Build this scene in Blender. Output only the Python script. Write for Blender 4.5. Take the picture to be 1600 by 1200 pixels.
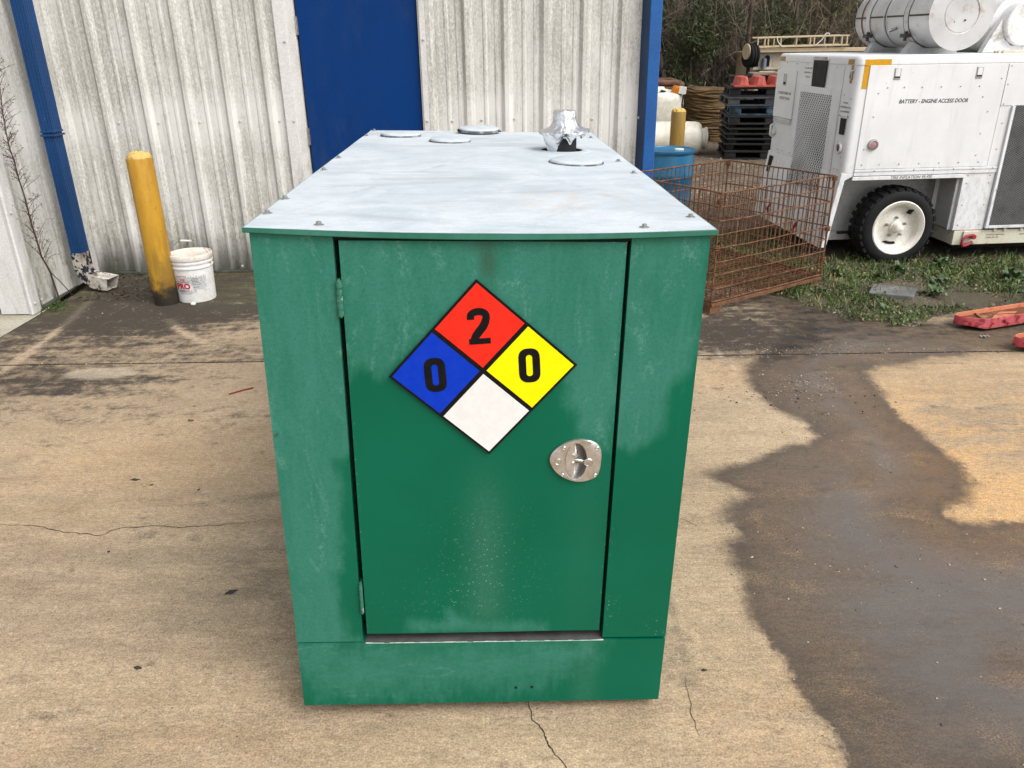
import bpy, bmesh, math, random
import numpy as np
from mathutils import Vector, Matrix, Euler, noise as mnoise
random.seed(7); rng = np.random.default_rng(7)
R = math.radians
for o in list(bpy.data.objects): bpy.data.objects.remove(o)
SC = bpy.context.scene
COL = SC.collection

# ------------------------------------------------------------------ camera
cam = bpy.data.cameras.new('camera'); camo = bpy.data.objects.new('camera', cam); COL.objects.link(camo)
cam.sensor_width = 36.0; cam.lens = 1231 / 1600 * 36.0; cam.clip_start = 0.05; cam.clip_end = 600
pitch, roll = R(23.5), R(-0.8)
fwd = Vector((0, math.cos(pitch), -math.sin(pitch))); rt = Vector((1, 0, 0)); up = rt.cross(fwd)
r2 = rt * math.cos(roll) + up * math.sin(roll); u2 = -rt * math.sin(roll) + up * math.cos(roll)
m = Matrix((r2, u2, -fwd)).transposed().to_4x4(); m.translation = Vector((0, 0, 1.6))
camo.matrix_world = m
SC.camera = camo
# ------------------------------------------------------------------ daylight, overcast
SUN_EL, SUN_AZ = R(50), R(132)      # azimuth measured from +Y towards +X
w = bpy.data.worlds.new('World'); SC.world = w; w.use_nodes = True
nt = w.node_tree; bg = nt.nodes['Background']
sky = nt.nodes.new('ShaderNodeTexSky'); sky.sky_type = 'NISHITA'; sky.sun_disc = False
sky.sun_elevation = SUN_EL; sky.sun_rotation = SUN_AZ; sky.dust_density = 3.0; sky.air_density = 1.0; sky.ozone_density = 1.0
hs = nt.nodes.new('ShaderNodeHueSaturation'); hs.inputs['Saturation'].default_value = 0.22
nt.links.new(sky.outputs[0], hs.inputs['Color']); nt.links.new(hs.outputs[0], bg.inputs[0])
bg.inputs[1].default_value = 0.15
sl = bpy.data.lights.new('sun', 'SUN'); sl.energy = 1.3; sl.angle = R(38); sl.color = (1, 0.97, 0.92)
so = bpy.data.objects.new('sun', sl); COL.objects.link(so)
sd = Vector((math.sin(SUN_AZ) * math.cos(SUN_EL), math.cos(SUN_AZ) * math.cos(SUN_EL), math.sin(SUN_EL)))
so.rotation_euler = sd.to_track_quat('Z', 'Y').to_euler(); so.location = sd * 30
vs = SC.view_settings; vs.view_transform = 'Standard'; vs.look = 'None'; vs.exposure = 0.66; vs.gamma = 1; vs.use_curve_mapping = False
SC.render.engine = 'CYCLES'

# ------------------------------------------------------------------ helpers: meshes
class MB:
    def __init__(s): s.v = []; s.f = []
    def add(s, vs, fs, M=None):
        o = len(s.v)
        s.v += [tuple(M @ Vector(p)) if M else tuple(p) for p in vs]
        s.f += [tuple(i + o for i in f) for f in fs]
    def box(s, x0, x1, y0, y1, z0, z1, M=None):
        s.add([(x0,y0,z0),(x1,y0,z0),(x1,y1,z0),(x0,y1,z0),(x0,y0,z1),(x1,y0,z1),(x1,y1,z1),(x0,y1,z1)],
              [(3,2,1,0),(4,5,6,7),(0,1,5,4),(1,2,6,5),(2,3,7,6),(3,0,4,7)], M); return s
    def bar(s, p0, p1, wx, wz, upv=(0,0,1)):
        p0, p1 = Vector(p0), Vector(p1); d = (p1 - p0); L = d.length; d.normalize()
        x = d.cross(Vector(upv)).normalized(); z = x.cross(d)
        M = Matrix((x, d, z)).transposed().to_4x4(); M.translation = p0
        return s.box(-wx/2, wx/2, 0, L, -wz/2, wz/2, M)
    def prism(s, pts, a0, a1, axis='y'):
        # pts: 2D outline, counter-clockwise seen against the axis
        n = len(pts)
        def P(p, a):
            return {'y': (p[0], a, p[1]), 'x': (a, p[0], p[1]), 'z': (p[0], p[1], a)}[axis]
        vs = [P(p, a0) for p in pts] + [P(p, a1) for p in pts]
        fs = [tuple(range(n)), tuple(range(2*n-1, n-1, -1))] + [(i, i+n, (i+1)%n+n, (i+1)%n) for i in range(n)]
        s.add(vs, fs); return s
    def tube(s, pts, r, n=8, caps=True):
        pts = [Vector(p) for p in pts]; rs = r if isinstance(r, (list, tuple)) else [r]*len(pts)
        o = len(s.v); ref = None
        for i, p in enumerate(pts):
            d = (pts[min(i+1, len(pts)-1)] - pts[max(i-1, 0)])
            d = d.normalized() if d.length > 1e-9 else Vector((0,0,1))
            if ref is None: ref = d.orthogonal().normalized()
            x = (ref - d * ref.dot(d)); x = x.normalized() if x.length > 1e-6 else d.orthogonal().normalized()
            ref = x; y = d.cross(x)
            for k in range(n):
                a = 2*math.pi*k/n
                s.v.append(tuple(p + (x*math.cos(a) + y*math.sin(a)) * rs[i]))
        for i in range(len(pts)-1):
            for k in range(n):
                a, b = o+i*n+k, o+i*n+(k+1)%n
                s.f.append((a, b, b+n, a+n))
        if caps:
            s.f.append(tuple(o+k for k in range(n-1, -1, -1))); e = o+(len(pts)-1)*n
            s.f.append(tuple(e+k for k in range(n)))
        return s
    def cyl(s, p0, p1, r, r1=None, n=20): return s.tube([p0, p1], [r, r if r1 is None else r1], n)
    def lathe(s, prof, n=32, M=None, a0=0, a1=2*math.pi, close=True):
        full = abs(a1-a0-2*math.pi) < 1e-6; o = len(s.v); k = len(prof); m_ = n if full else n+1
        for j in range(m_):
            a = a0+(a1-a0)*j/n; c, q = math.cos(a), math.sin(a)
            for r, z in prof:
                p = Vector((r*c, r*q, z)); s.v.append(tuple(M @ p) if M else tuple(p))
        for j in range(n):
            A = o+j*k; B = o+((j+1) % m_)*k
            for i in range(k-1): s.f.append((A+i, B+i, B+i+1, A+i+1))
        return s
    def build(s, name, mat=None, parent=None, smooth=None, bevel=0, seg=2, loc=None, rot=None):
        me = bpy.data.meshes.new(name); me.from_pydata(s.v, [], s.f); me.validate(); me.update()
        return link(name, me, mat, parent, smooth, bevel, seg, loc, rot)

def link(name, me, mat=None, parent=None, smooth=None, bevel=0, seg=2, loc=None, rot=None):
    if mat is not None and not me.materials: me.materials.append(mat)
    if smooth is not None:
        me.polygons.foreach_set('use_smooth', [True]*len(me.polygons))
        if smooth < 180: me.set_sharp_from_angle(angle=R(smooth))
    o = bpy.data.objects.new(name, me); COL.objects.link(o)
    if parent: o.parent = parent
    if loc is not None: o.location = loc
    if rot is not None: o.rotation_euler = rot
    if bevel:
        b = o.modifiers.new('bevel', 'BEVEL'); b.width = bevel; b.segments = seg; b.limit_method = 'ANGLE'; b.angle_limit = R(40)
    return o
def tag(o, label=None, cat=None, group=None, kind=None):
    if label: o['label'] = label
    if cat: o['category'] = cat
    if group: o['group'] = group
    if kind: o['kind'] = kind
    return o
def thing(name, label, cat, loc=(0,0,0), rot=(0,0,0), group=None):
    o = bpy.data.objects.new(name, None); COL.objects.link(o); o.empty_display_size = 0.1
    o.location = loc; o.rotation_euler = rot
    return tag(o, label, cat, group)
def dup(o, parent=None, **kw):
    c = o.copy(); COL.objects.link(c); c.parent = parent
    for ch in list(o.children): dup(ch, c)
    return c
def sdf(P, poly):
    """signed distance, negative inside"""
    P = np.asarray(P, float)[:, :2]; A = np.asarray(poly, float); B = np.roll(A, -1, 0)
    d = np.full(len(P), 1e9); ins = np.zeros(len(P), bool)
    for a, b in zip(A, B):
        e = b-a; w_ = P-a; t = np.clip((w_@e)/max(e@e, 1e-12), 0, 1)
        q = w_-t[:, None]*e; d = np.minimum(d, np.hypot(q[:, 0], q[:, 1]))
        c = ((a[1] > P[:, 1]) != (b[1] > P[:, 1]))
        with np.errstate(divide='ignore', invalid='ignore'):
            xi = a[0]+(P[:, 1]-a[1])*(b[0]-a[0])/(b[1]-a[1] if b[1] != a[1] else 1e-12)
        ins ^= c & (P[:, 0] < xi)
    return np.where(ins, -d, d)
def pdist(P, line):
    P = np.asarray(P, float)[:, :2]; d = np.full(len(P), 1e9)
    for a, b in zip(line[:-1], line[1:]):
        a = np.array(a); e = np.array(b)-a; w_ = P-a; t = np.clip((w_@e)/max(e@e, 1e-12), 0, 1)
        q = w_-t[:, None]*e; d = np.minimum(d, np.hypot(q[:, 0], q[:, 1]))
    return d
def sm(x, a, b):
    t = np.clip((x-a)/(b-a), 0, 1); return t*t*(3-2*t)
def attr(me, name, vals):
    a = me.attributes.new(name, 'FLOAT', 'POINT'); a.data.foreach_set('value', np.asarray(vals, np.float32))
def grid_mesh(name, xs, ys, zf=None, keep=None):
    xs, ys = np.asarray(xs), np.asarray(ys); X, Y = np.meshgrid(xs, ys); nx, ny = len(xs), len(ys)
    P = np.stack([X.ravel(), Y.ravel(), np.zeros(nx*ny)], 1)
    if zf is not None: P[:, 2] = zf(P)
    i = np.arange(nx*ny).reshape(ny, nx)
    F = np.stack([i[:-1, :-1], i[:-1, 1:], i[1:, 1:], i[1:, :-1]], -1).reshape(-1, 4)
    if keep is not None: F = F[keep(P)[F].all(1)]
    me = bpy.data.meshes.new(name); me.from_pydata(P.tolist(), [], F.tolist()); me.update()
    return me, P
def quads_mesh(name, V):
    """V: (n,4,3) array of quads"""
    n = len(V); me = bpy.data.meshes.new(name)
    me.vertices.add(n*4); me.vertices.foreach_set('co', V.reshape(-1).astype(np.float32))
    me.loops.add(n*4); me.loops.foreach_set('vertex_index', np.arange(n*4, dtype=np.int32))
    me.polygons.add(n); me.polygons.foreach_set('loop_start', np.arange(0, n*4, 4, dtype=np.int32))
    me.update(); me.validate(); return me
def unit(a): return a/np.maximum(np.linalg.norm(a, axis=-1, keepdims=True), 1e-9)
def leaves(P, size, upw=0.3, aspect=0.5, outward=None):
    """diamond shaped leaf faces at the points P"""
    n = len(P); d = unit(rng.normal(size=(n, 3)) + np.array([0, 0, upw]) + (0 if outward is None else outward))
    s = unit(np.cross(d, rng.normal(size=(n, 3)))); s_ = np.asarray(size)[:, None] if np.ndim(size) else np.full((n, 1), size)
    nn = np.cross(d, s)
    b = P; t = P + d*s_; mid = P + d*s_*0.5 + nn*s_*0.08
    return np.stack([b, mid + s*s_*aspect*0.5, t, mid - s*s_*aspect*0.5], 1)

# ------------------------------------------------------------------ helpers: materials
class Mat:
    def __init__(s, name, rough=0.6, metal=0.0, spec=None):
        s.m = bpy.data.materials.new(name); s.m.use_nodes = True; s.nt = s.m.node_tree
        s.b = s.nt.nodes['Principled BSDF']; s.b.inputs['Roughness'].default_value = rough; s.b.inputs['Metallic'].default_value = metal
        if spec is not None: s.b.inputs['Specular IOR Level'].default_value = spec
        tc = s.nt.nodes.new('ShaderNodeTexCoord'); s.obj = tc.outputs['Object']
        s._sep = None
    def put(s, sock, v):
        if isinstance(v, bpy.types.NodeSocket): s.nt.links.new(v, sock)
        elif isinstance(v, (tuple, list)): sock.default_value = (*v, 1) if len(v) == 3 and sock.type == 'RGBA' else v
        else: sock.default_value = v
    def node(s, t, **kw):
        n = s.nt.nodes.new(t)
        for k, v in kw.items(): setattr(n, k, v)
        return n
    def vec(s, stretch=(1,1,1), off=(0,0,0), base=None):
        n = s.node('ShaderNodeMapping'); s.put(n.inputs[0], base or s.obj); n.inputs['Scale'].default_value = stretch; n.inputs['Location'].default_value = off
        return n.outputs[0]
    def noise(s, scale, detail=4, rough=0.55, stretch=None, dist=0.0, off=(0,0,0), base=None):
        n = s.node('ShaderNodeTexNoise'); n.inputs['Scale'].default_value = scale; n.inputs['Detail'].default_value = detail
        n.inputs['Roughness'].default_value = rough; n.inputs['Distortion'].default_value = dist
        s.put(n.inputs['Vector'], s.vec(stretch or (1,1,1), off, base)); return n.outputs[0]
    def voro(s, scale, feature='F1', stretch=(1,1,1)):
        n = s.node('ShaderNodeTexVoronoi', feature=feature); n.inputs['Scale'].default_value = scale
        s.put(n.inputs['Vector'], s.vec(stretch)); return n.outputs['Distance']
    def ramp(s, v, a, b, c=0.0, d=1.0):
        n = s.node('ShaderNodeMapRange', interpolation_type='SMOOTHSTEP'); s.put(n.inputs[0], v)
        for i, q in zip((1,2,3,4), (a, b, c, d)): s.put(n.inputs[i], q)
        return n.outputs[0]
    def math(s, op, a, b=0.0, clamp=False):
        n = s.node('ShaderNodeMath', operation=op); n.use_clamp = clamp; s.put(n.inputs[0], a); s.put(n.inputs[1], b); return n.outputs[0]
    def mix(s, f, a, b, mode='MIX'):
        n = s.node('ShaderNodeMix', data_type='RGBA', blend_type=mode); s.put(n.inputs[0], f); s.put(n.inputs[6], a); s.put(n.inputs[7], b); return n.outputs[2]
    def attr(s, name):
        n = s.node('ShaderNodeAttribute', attribute_name=name); return n.outputs['Fac']
    def xyz(s):
        if s._sep is None:
            n = s.node('ShaderNodeSeparateXYZ'); s.put(n.inputs[0], s.obj); s._sep = n.outputs
        return s._sep
    def island(s):
        return s.node('ShaderNodeNewGeometry').outputs['Random Per Island']
    def rand(s): return s.node('ShaderNodeObjectInfo').outputs['Random']
    def bump(s, h, strength=0.2, dist=0.01):
        n = s.node('ShaderNodeBump'); n.inputs['Strength'].default_value = strength; n.inputs['Distance'].default_value = dist
        s.put(n.inputs['Height'], h); s.put(s.b.inputs['Normal'], n.outputs[0])
    def col(s, v): s.put(s.b.inputs['Base Color'], v); return s
    def rough(s, v): s.put(s.b.inputs['Roughness'], v); return s

def paint(name, c, c2=None, scale=4.0, stretch=(1,1,1), lo=0.4, hi=0.7, rough=0.5, metal=0.0, spot=None, spot_s=25, spot_lo=0.62, spot_hi=0.7, bump=0.05, bs=120, grime=None, gs=2.0, vary=0.12):
    M = Mat(name, rough, metal, 0.5 if metal > .5 else 0.28)
    n = M.noise(scale, 5, 0.6, stretch)
    col = M.mix(M.ramp(n, lo, hi), c, c2 or tuple(x*0.7 for x in c))
    if grime:
        g = M.math('MULTIPLY', M.ramp(M.noise(gs, 6, 0.65, stretch), 0.45, 0.72), M.ramp(M.noise(gs*9, 4, 0.6, stretch), 0.35, 0.65))
        col = M.mix(g, col, grime)
    if spot:
        col = M.mix(M.ramp(M.noise(spot_s, 5, 0.65), spot_lo, spot_hi), col, spot)
    v = M.ramp(M.noise(90, 2, 0.6), 0.2, 0.8, 1-vary, 1+vary)
    col = M.mix(1.0, col, v, 'MULTIPLY')
    M.col(col); M.rough(M.ramp(n, 0.2, 0.8, max(rough-0.1, 0.05), min(rough+0.12, 1)))
    if bump: M.bump(M.noise(bs, 3, 0.6), bump, 0.004)
    return M.m

# ================================================================== data measured on site (metres)
WET = [(0.783, 2.741), (0.843, 2.655), (0.9, 2.592), (0.81, 2.526), (0.745, 2.466), (0.758, 2.399), (0.802, 2.349), (0.789, 2.298), (0.746, 2.28), (0.732, 2.21), (0.729, 2.126), (0.73, 2.059), (0.714, 1.944), (0.716, 1.848), (0.734, 1.759), (0.758, 1.667), (0.75, 1.59), (0.773, 1.531), (0.794, 1.483), (0.794, 1.415), (0.781, 1.354), (0.737, 1.189), (1.521, 1.177), (2.49, 2.351), (1.821, 2.372), (1.702, 2.375), (1.597, 2.394), (1.567, 2.416), (1.623, 2.478), (1.695, 2.516), (1.77, 2.62), (1.82, 2.768), (1.824, 2.886), (1.798, 2.996), (1.789, 3.087), (1.772, 3.209), (1.784, 3.388), (1.825, 3.529), (1.828, 3.648), (1.842, 3.783), (2.06, 3.909), (2.337, 3.983), (2.607, 4.03), (2.531, 4.153), (2.332, 4.266), (2.114, 4.452), (1.93, 4.578), (1.763, 4.549), (1.577, 4.275), (1.372, 4.019), (1.235, 3.831), (1.194, 3.638), (1.205, 3.466), (1.23, 3.328), (1.294, 3.251), (1.334, 3.171), (1.325, 3.058), (1.263, 3.0), (1.161, 2.974), (1.08, 2.908), (0.983, 2.85), (0.851, 2.795)]
DAMP = [(1.527, 5.128), (1.706, 4.612), (1.669, 4.218), (1.475, 3.959), (1.688, 3.832), (2.06, 3.909), (2.39, 4.019), (2.802, 4.003), (3.428, 3.903), (3.889, 4.518), (3.132, 4.55), (2.625, 4.477), (2.492, 4.602), (2.073, 4.851), (1.859, 5.216)]
EDGE = [(1.818, 5.158), (1.862, 5.026), (1.899, 4.886), (1.958, 4.764), (2.015, 4.698), (2.148, 4.629), (2.272, 4.551), (2.374, 4.476), (2.48, 4.495), (2.633, 4.633), (2.728, 4.679), (2.833, 4.725), (3.12, 4.803), (3.327, 4.875)]
CRACKS = [[(-2.037, 2.472), (-1.883, 2.452), (-1.812, 2.45), (-1.736, 2.44), (-1.663, 2.413), (-1.594, 2.392), (-1.534, 2.386), (-1.472, 2.377), (-1.456, 2.4), (-1.423, 2.42), (-1.344, 2.426), (-1.265, 2.432), (-1.212, 2.415), (-1.167, 2.418), (-1.089, 2.428), (-1.011, 2.439), (-0.955, 2.445), (-0.905, 2.461)], [(0.028, 1.61), (0.032, 1.572), (0.042, 1.544), (0.037, 1.512), (0.065, 1.471), (0.076, 1.451), (0.079, 1.431), (0.1, 1.399), (0.116, 1.365), (0.136, 1.312)], [(0.464, 1.649), (0.457, 1.591), (0.454, 1.537), (0.458, 1.495), (0.455, 1.454)], [(0.603, 2.432), (0.629, 2.41), (0.657, 2.381)]]
LCRACK = [(1.136, 4.208), (1.147, 4.076), (1.164, 3.961), (1.18, 3.851), (1.187, 3.755), (1.182, 3.638)]
SCR = [[(-2.899, 5.218), (-2.822, 4.807), (-2.774, 4.342), (-2.751, 3.923)], [(-2.176, 4.779), (-2.001, 4.531), (-1.803, 4.356)]]
SPOTS = [(-1.523, 2.764), (-0.905, 2.043), (-1.061, 1.714), (-1.439, 2.721), (-1.4, 2.271), (-1.496, 3.299), (-1.538, 3.462), (0.519, 1.676), (1.479, 4.621)]
STRAW = [(-1.413, 3.593), (-1.314, 3.669)]
SLAB = [(2.41, 5.145), (2.49, 5.232), (2.735, 5.115), (2.618, 4.921), (2.374, 5.059)]
CLEANL = [(-0.3166, 0.6978), (-0.3107, 0.6406), (-0.3137, 0.534), (-0.3281, 0.4096), (-0.344, 0.3969), (-0.3342, 0.2993), (-0.3224, 0.2213), (-0.2821, 0.2167), (-0.2917, 0.7122)]
CHALKD = [(-0.3151, 1.2549), (0.3092, 1.2594), (0.2994, 0.9488), (0.291, 0.7219), (0.2648, 0.7268), (0.2348, 0.751), (0.2044, 0.7623), (0.1964, 0.7828), (0.1905, 0.8217), (0.1717, 0.8371), (0.1687, 0.8795), (0.1565, 0.9488), (0.0605, 1.034), (-0.0715, 1.0337), (-0.1744, 0.9271), (-0.1928, 0.9067), (-0.204, 0.8979), (-0.2233, 0.889), (-0.2382, 0.914), (-0.2607, 0.9184), (-0.2771, 0.8935), (-0.2907, 0.8906)]
CHALKD2 = [(-0.1989, 0.2232), (-0.1907, 0.2739), (-0.0976, 0.2686), (-0.0999, 0.3034), (-0.0798, 0.305), (-0.0351, 0.2792), (0.0055, 0.263), (0.1091, 0.2614), (0.1581, 0.2547), (0.1716, 0.2308), (0.1708, 0.2068)]
CHALKR = [(0.2586, 1.259), (0.4682, 1.2605), (0.4569, 0.9634), (0.4544, 0.9224), (0.4347, 0.8986), (0.4143, 0.8791), (0.4114, 0.821), (0.4018, 0.7709), (0.3729, 0.7408), (0.3387, 0.7184), (0.2946, 0.7315), (0.2786, 0.7348)]
CHALKR2 = [(0.4426, 0.8896), (0.4382, 0.7501), (0.4296, 0.7501), (0.4245, 0.8896)]
CHALKB = [(-0.4336, 0.1775), (-0.3693, 0.1983), (0.2802, 0.1949), (0.2743, 0.1543), (0.2118, 0.1038), (0.1883, 0.0769), (0.1398, 0.0568), (-0.0074, 0.045), (-0.3178, 0.0196), (-0.3822, 0.0253), (-0.4097, 0.085), (-0.4301, 0.1267)]
DARKSPOT = [(0.01, 1.1486)]
SCRAP = [(-0.4578, 0.7698), (-0.4218, 0.7572)]
STEM = [(-3.04, 5.113, 0.012), (-3.04, 5.097, 0.138), (-3.04, 5.082, 0.243), (-3.04, 5.029, 0.364), (-3.04, 5.027, 0.49), (-3.04, 5.016, 0.595), (-3.04, 5.019, 0.727), (-3.04, 5.007, 0.855), (-3.04, 5.005, 0.971), (-3.04, 4.993, 1.048), (-3.04, 4.998, 1.16), (-3.04, 5.015, 1.268), (-3.04, 5.045, 1.375), (-3.04, 5.071, 1.516)]


# ================================================================== materials of the setting
def concrete(name, pale=False):
    M = Mat(name, 0.85)
    big = M.noise(1.1, 5, 0.6); st = M.noise(2.2, 6, 0.70, (0.5, 3.6, 1), 0.4); st2 = M.noise(9, 6, 0.72, (0.7, 2.0, 1), 0.8); med = M.noise(7, 6, 0.7, (0.8, 1.6, 1))
    gr = M.noise(170, 3, 0.75); gr2 = M.noise(420, 2, 0.6); broom = M.noise(60, 3, 0.6, (0.12, 4, 1))
    t = M.math('ADD', M.math('ADD', M.math('MULTIPLY', big, 0.38), M.math('MULTIPLY', st, 0.28)), M.math('ADD', M.math('MULTIPLY', st2, 0.16), M.math('MULTIPLY', med, 0.22)))
    if pale: c = M.mix(M.ramp(t, 0.4, 0.62), (0.30, 0.27, 0.20), (0.47, 0.44, 0.36))
    else: c = M.mix(M.ramp(t, 0.34, 0.68), (0.250, 0.180, 0.112), (0.510, 0.394, 0.262))
    # warm mineral stain
    o = M.math('MULTIPLY', M.attr('orange'), M.ramp(M.math('ADD', M.math('MULTIPLY', st2, 0.5), M.math('MULTIPLY', big, 0.5)), 0.36, 0.56), True)
    c = M.mix(M.math('MULTIPLY', o, 0.90), c, (0.56, 0.335, 0.145))
    # algae and dirt that has settled towards the wall
    dn = M.math('ADD', M.math('MULTIPLY', st, 0.35), M.math('ADD', M.math('MULTIPLY', med, 0.45), M.math('MULTIPLY', M.noise(18, 5, 0.7), 0.35)))
    dm = M.ramp(M.math('ADD', M.attr('dirt'), M.math('MULTIPLY', M.math('SUBTRACT', dn, 0.575), 2.5)), 0.06, 0.58)
    c = M.mix(M.math('MULTIPLY', dm, 0.97), c, (0.036, 0.027, 0.019))
    c = M.mix(M.math('MULTIPLY', M.attr('moss'), M.ramp(med, 0.4, 0.6)), c, (0.10, 0.10, 0.035))
    c = M.mix(M.math('MULTIPLY', M.attr('pale'), 0.75), c, (0.50, 0.42, 0.31))
    # oily stains, and shade painted under the cabinet
    c = M.mix(M.math('MULTIPLY', M.math('MULTIPLY', M.attr('oil_shade'), 0.62), M.ramp(M.noise(5, 5, 0.65, (0.7, 2, 1)), 0.38, 0.62)), c, (0.14, 0.115, 0.085))
    # grain
    c = M.mix(1.0, c, M.ramp(gr, 0.25, 0.75, 0.56, 1.38), 'MULTIPLY')
    c = M.mix(1.0, c, M.ramp(gr2, 0.25, 0.75, 0.78, 1.20), 'MULTIPLY')
    c = M.mix(1.0, c, M.ramp(broom, 0.3, 0.7, 0.95, 1.05), 'MULTIPLY')
    c = M.mix(1.0, c, M.ramp(M.noise(58, 4, 0.7, (0.8, 1.3, 1)), 0.3, 0.7, 0.80, 1.18), 'MULTIPLY')
    c = M.mix(M.math('MULTIPLY', M.ramp(M.voro(34), 0.17, 0.07), M.ramp(M.noise(5, 3, 0.6), 0.48, 0.62, 0.08, 0.75)), c, (0.12, 0.088, 0.058))
    c = M.mix(M.ramp(M.voro(20), 0.10, 0.05, 0, 0.5), c, (0.56, 0.46, 0.34))
    arc = M.noise(3.4, 2, 0.4, (1, 1, 1), 2.4, (6, 2, 0)); arcl = M.math('ABSOLUTE', M.math('SUBTRACT', arc, 0.5))
    c = M.mix(M.math('MULTIPLY', M.ramp(arcl, 0.010, 0.0, 0, 0.30), M.ramp(med, 0.45, 0.6)), c, (0.55, 0.45, 0.33))
    cz = M.node('ShaderNodeTexVoronoi', feature='DISTANCE_TO_EDGE'); cz.inputs['Scale'].default_value = 16; cz.inputs['Randomness'].default_value = 1
    M.put(cz.inputs['Vector'], M.mix(0.04, M.vec((1,1.3,1)), M.node('ShaderNodeTexNoise').outputs[1]))
    c = M.mix(M.math('MULTIPLY', M.ramp(cz.outputs['Distance'], 0.035, 0.0), M.ramp(M.noise(1.7, 4, 0.6, (1,1,1), 0, (3,1,0)), 0.52, 0.68, 0, 0.45)), c, (0.13, 0.10, 0.07))
    # damp patch and the thin film of water on it
    edge = M.math('ADD', M.math('MULTIPLY', M.math('SUBTRACT', M.noise(6, 5, 0.68), 0.5), 0.13), M.math('MULTIPLY', M.math('SUBTRACT', M.noise(45, 4, 0.7), 0.5), 0.06))
    wd = M.math('ADD', M.attr('wet'), edge)
    ew = M.ramp(M.noise(3.1, 3, 0.6, (1,1,1), 0, (2,8,0)), 0.35, 0.65, 0.014, 0.060)
    wet = M.ramp(wd, ew, M.math('MULTIPLY', ew, -0.8))
    dmp = M.ramp(M.math('ADD', M.attr('damp'), M.math('MULTIPLY', edge, 2.0)), 0.16, -0.14, 0, 0.95)
    wetc = M.mix(1.0, c, (0.285, 0.275, 0.290), 'MULTIPLY')
    rust = M.ramp(M.noise(3.2, 5, 0.65, (0.6, 1.6, 1), 0, (5,2,0)), 0.50, 0.70)
    wetc = M.mix(M.math('MULTIPLY', rust, 0.36), wetc, (0.150, 0.086, 0.060))
    film = M.math('MULTIPLY', M.ramp(wd, -0.10, -0.42), M.ramp(M.math('ADD', M.math('MULTIPLY', M.noise(1.7, 6, 0.66, (0.8, 1.3, 1), 0.6), 0.9), M.math('MULTIPLY', gr, 0.16)), 0.37, 0.54))
    dryish = M.math('MULTIPLY', M.ramp(M.noise(4.2, 6, 0.7, (1, 1.4, 1), 0.5, (9,1,0)), 0.50, 0.66), M.ramp(gr, 0.46, 0.60))
    wetc = M.mix(M.math('MULTIPLY', dryish, 0.80), wetc, M.mix(1.0, c, (0.66, 0.58, 0.50), 'MULTIPLY'))
    wetc = M.mix(M.math('MULTIPLY', M.math('MULTIPLY', film, M.ramp(med, 0.3, 0.62, 0.65, 1.0)), 0.66), wetc, (0.116, 0.107, 0.102))
    rim = M.math('MULTIPLY', M.ramp(wd, -0.10, -0.01), wet)
    wetc = M.mix(M.math('MULTIPLY', rim, 0.45), wetc, (0.055, 0.042, 0.030))
    c2 = M.mix(dmp, c, M.mix(1.0, c, (0.27, 0.245, 0.22), 'MULTIPLY'))
    M.col(M.mix(wet, c2, wetc))
    r = M.math('SUBTRACT', 0.88, M.math('MULTIPLY', dmp, 0.10))
    wr = M.ramp(film, 0.0, 1.0, 0.48, 0.09)
    rr = M.node('ShaderNodeMix', data_type='FLOAT'); M.put(rr.inputs[0], wet); M.put(rr.inputs[2], r); M.put(rr.inputs[3], wr); M.rough(rr.outputs[0])
    h = M.math('ADD', M.math('MULTIPLY', gr, 0.5), M.math('ADD', M.math('MULTIPLY', broom, 0.35), M.math('MULTIPLY', med, 0.6)))
    bs = M.node('ShaderNodeBump'); bs.inputs['Distance'].default_value = 0.006; M.put(bs.inputs['Height'], h)
    M.put(bs.inputs['Strength'], M.ramp(M.math('MULTIPLY', wet, film), 0, 1, 0.42, 0.03)); M.put(M.b.inputs['Normal'], bs.outputs[0])
    return M.m
m_conc = concrete('concrete'); m_conc_pale = concrete('pale_concrete', True)

def soil_mat():
    M = Mat('soil', 0.95)
    a = M.noise(1.4, 5, 0.6); b = M.noise(11, 6, 0.7); d = M.noise(70, 4, 0.7)
    c = M.mix(M.ramp(b, 0.35, 0.65), (0.060, 0.043, 0.028), (0.17, 0.125, 0.085))
    c = M.mix(M.math('MULTIPLY', M.ramp(a, 0.45, 0.6), M.ramp(d, 0.45, 0.6)), c, (0.23, 0.18, 0.13))
    c = M.mix(M.math('MULTIPLY', M.math('MULTIPLY', M.attr('green'), M.ramp(b, 0.42, 0.62)), 0.7), c, (0.045, 0.058, 0.020))
    c = M.mix(M.ramp(M.voro(38), 0.16, 0.08, 0, 0.55), c, (0.30, 0.25, 0.20))
    c = M.mix(1.0, c, M.ramp(d, 0.25, 0.75, 0.6, 1.35), 'MULTIPLY')
    M.col(c); M.bump(M.math('ADD', b, d), 0.7, 0.03); return M.m
m_soil = soil_mat()

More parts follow.
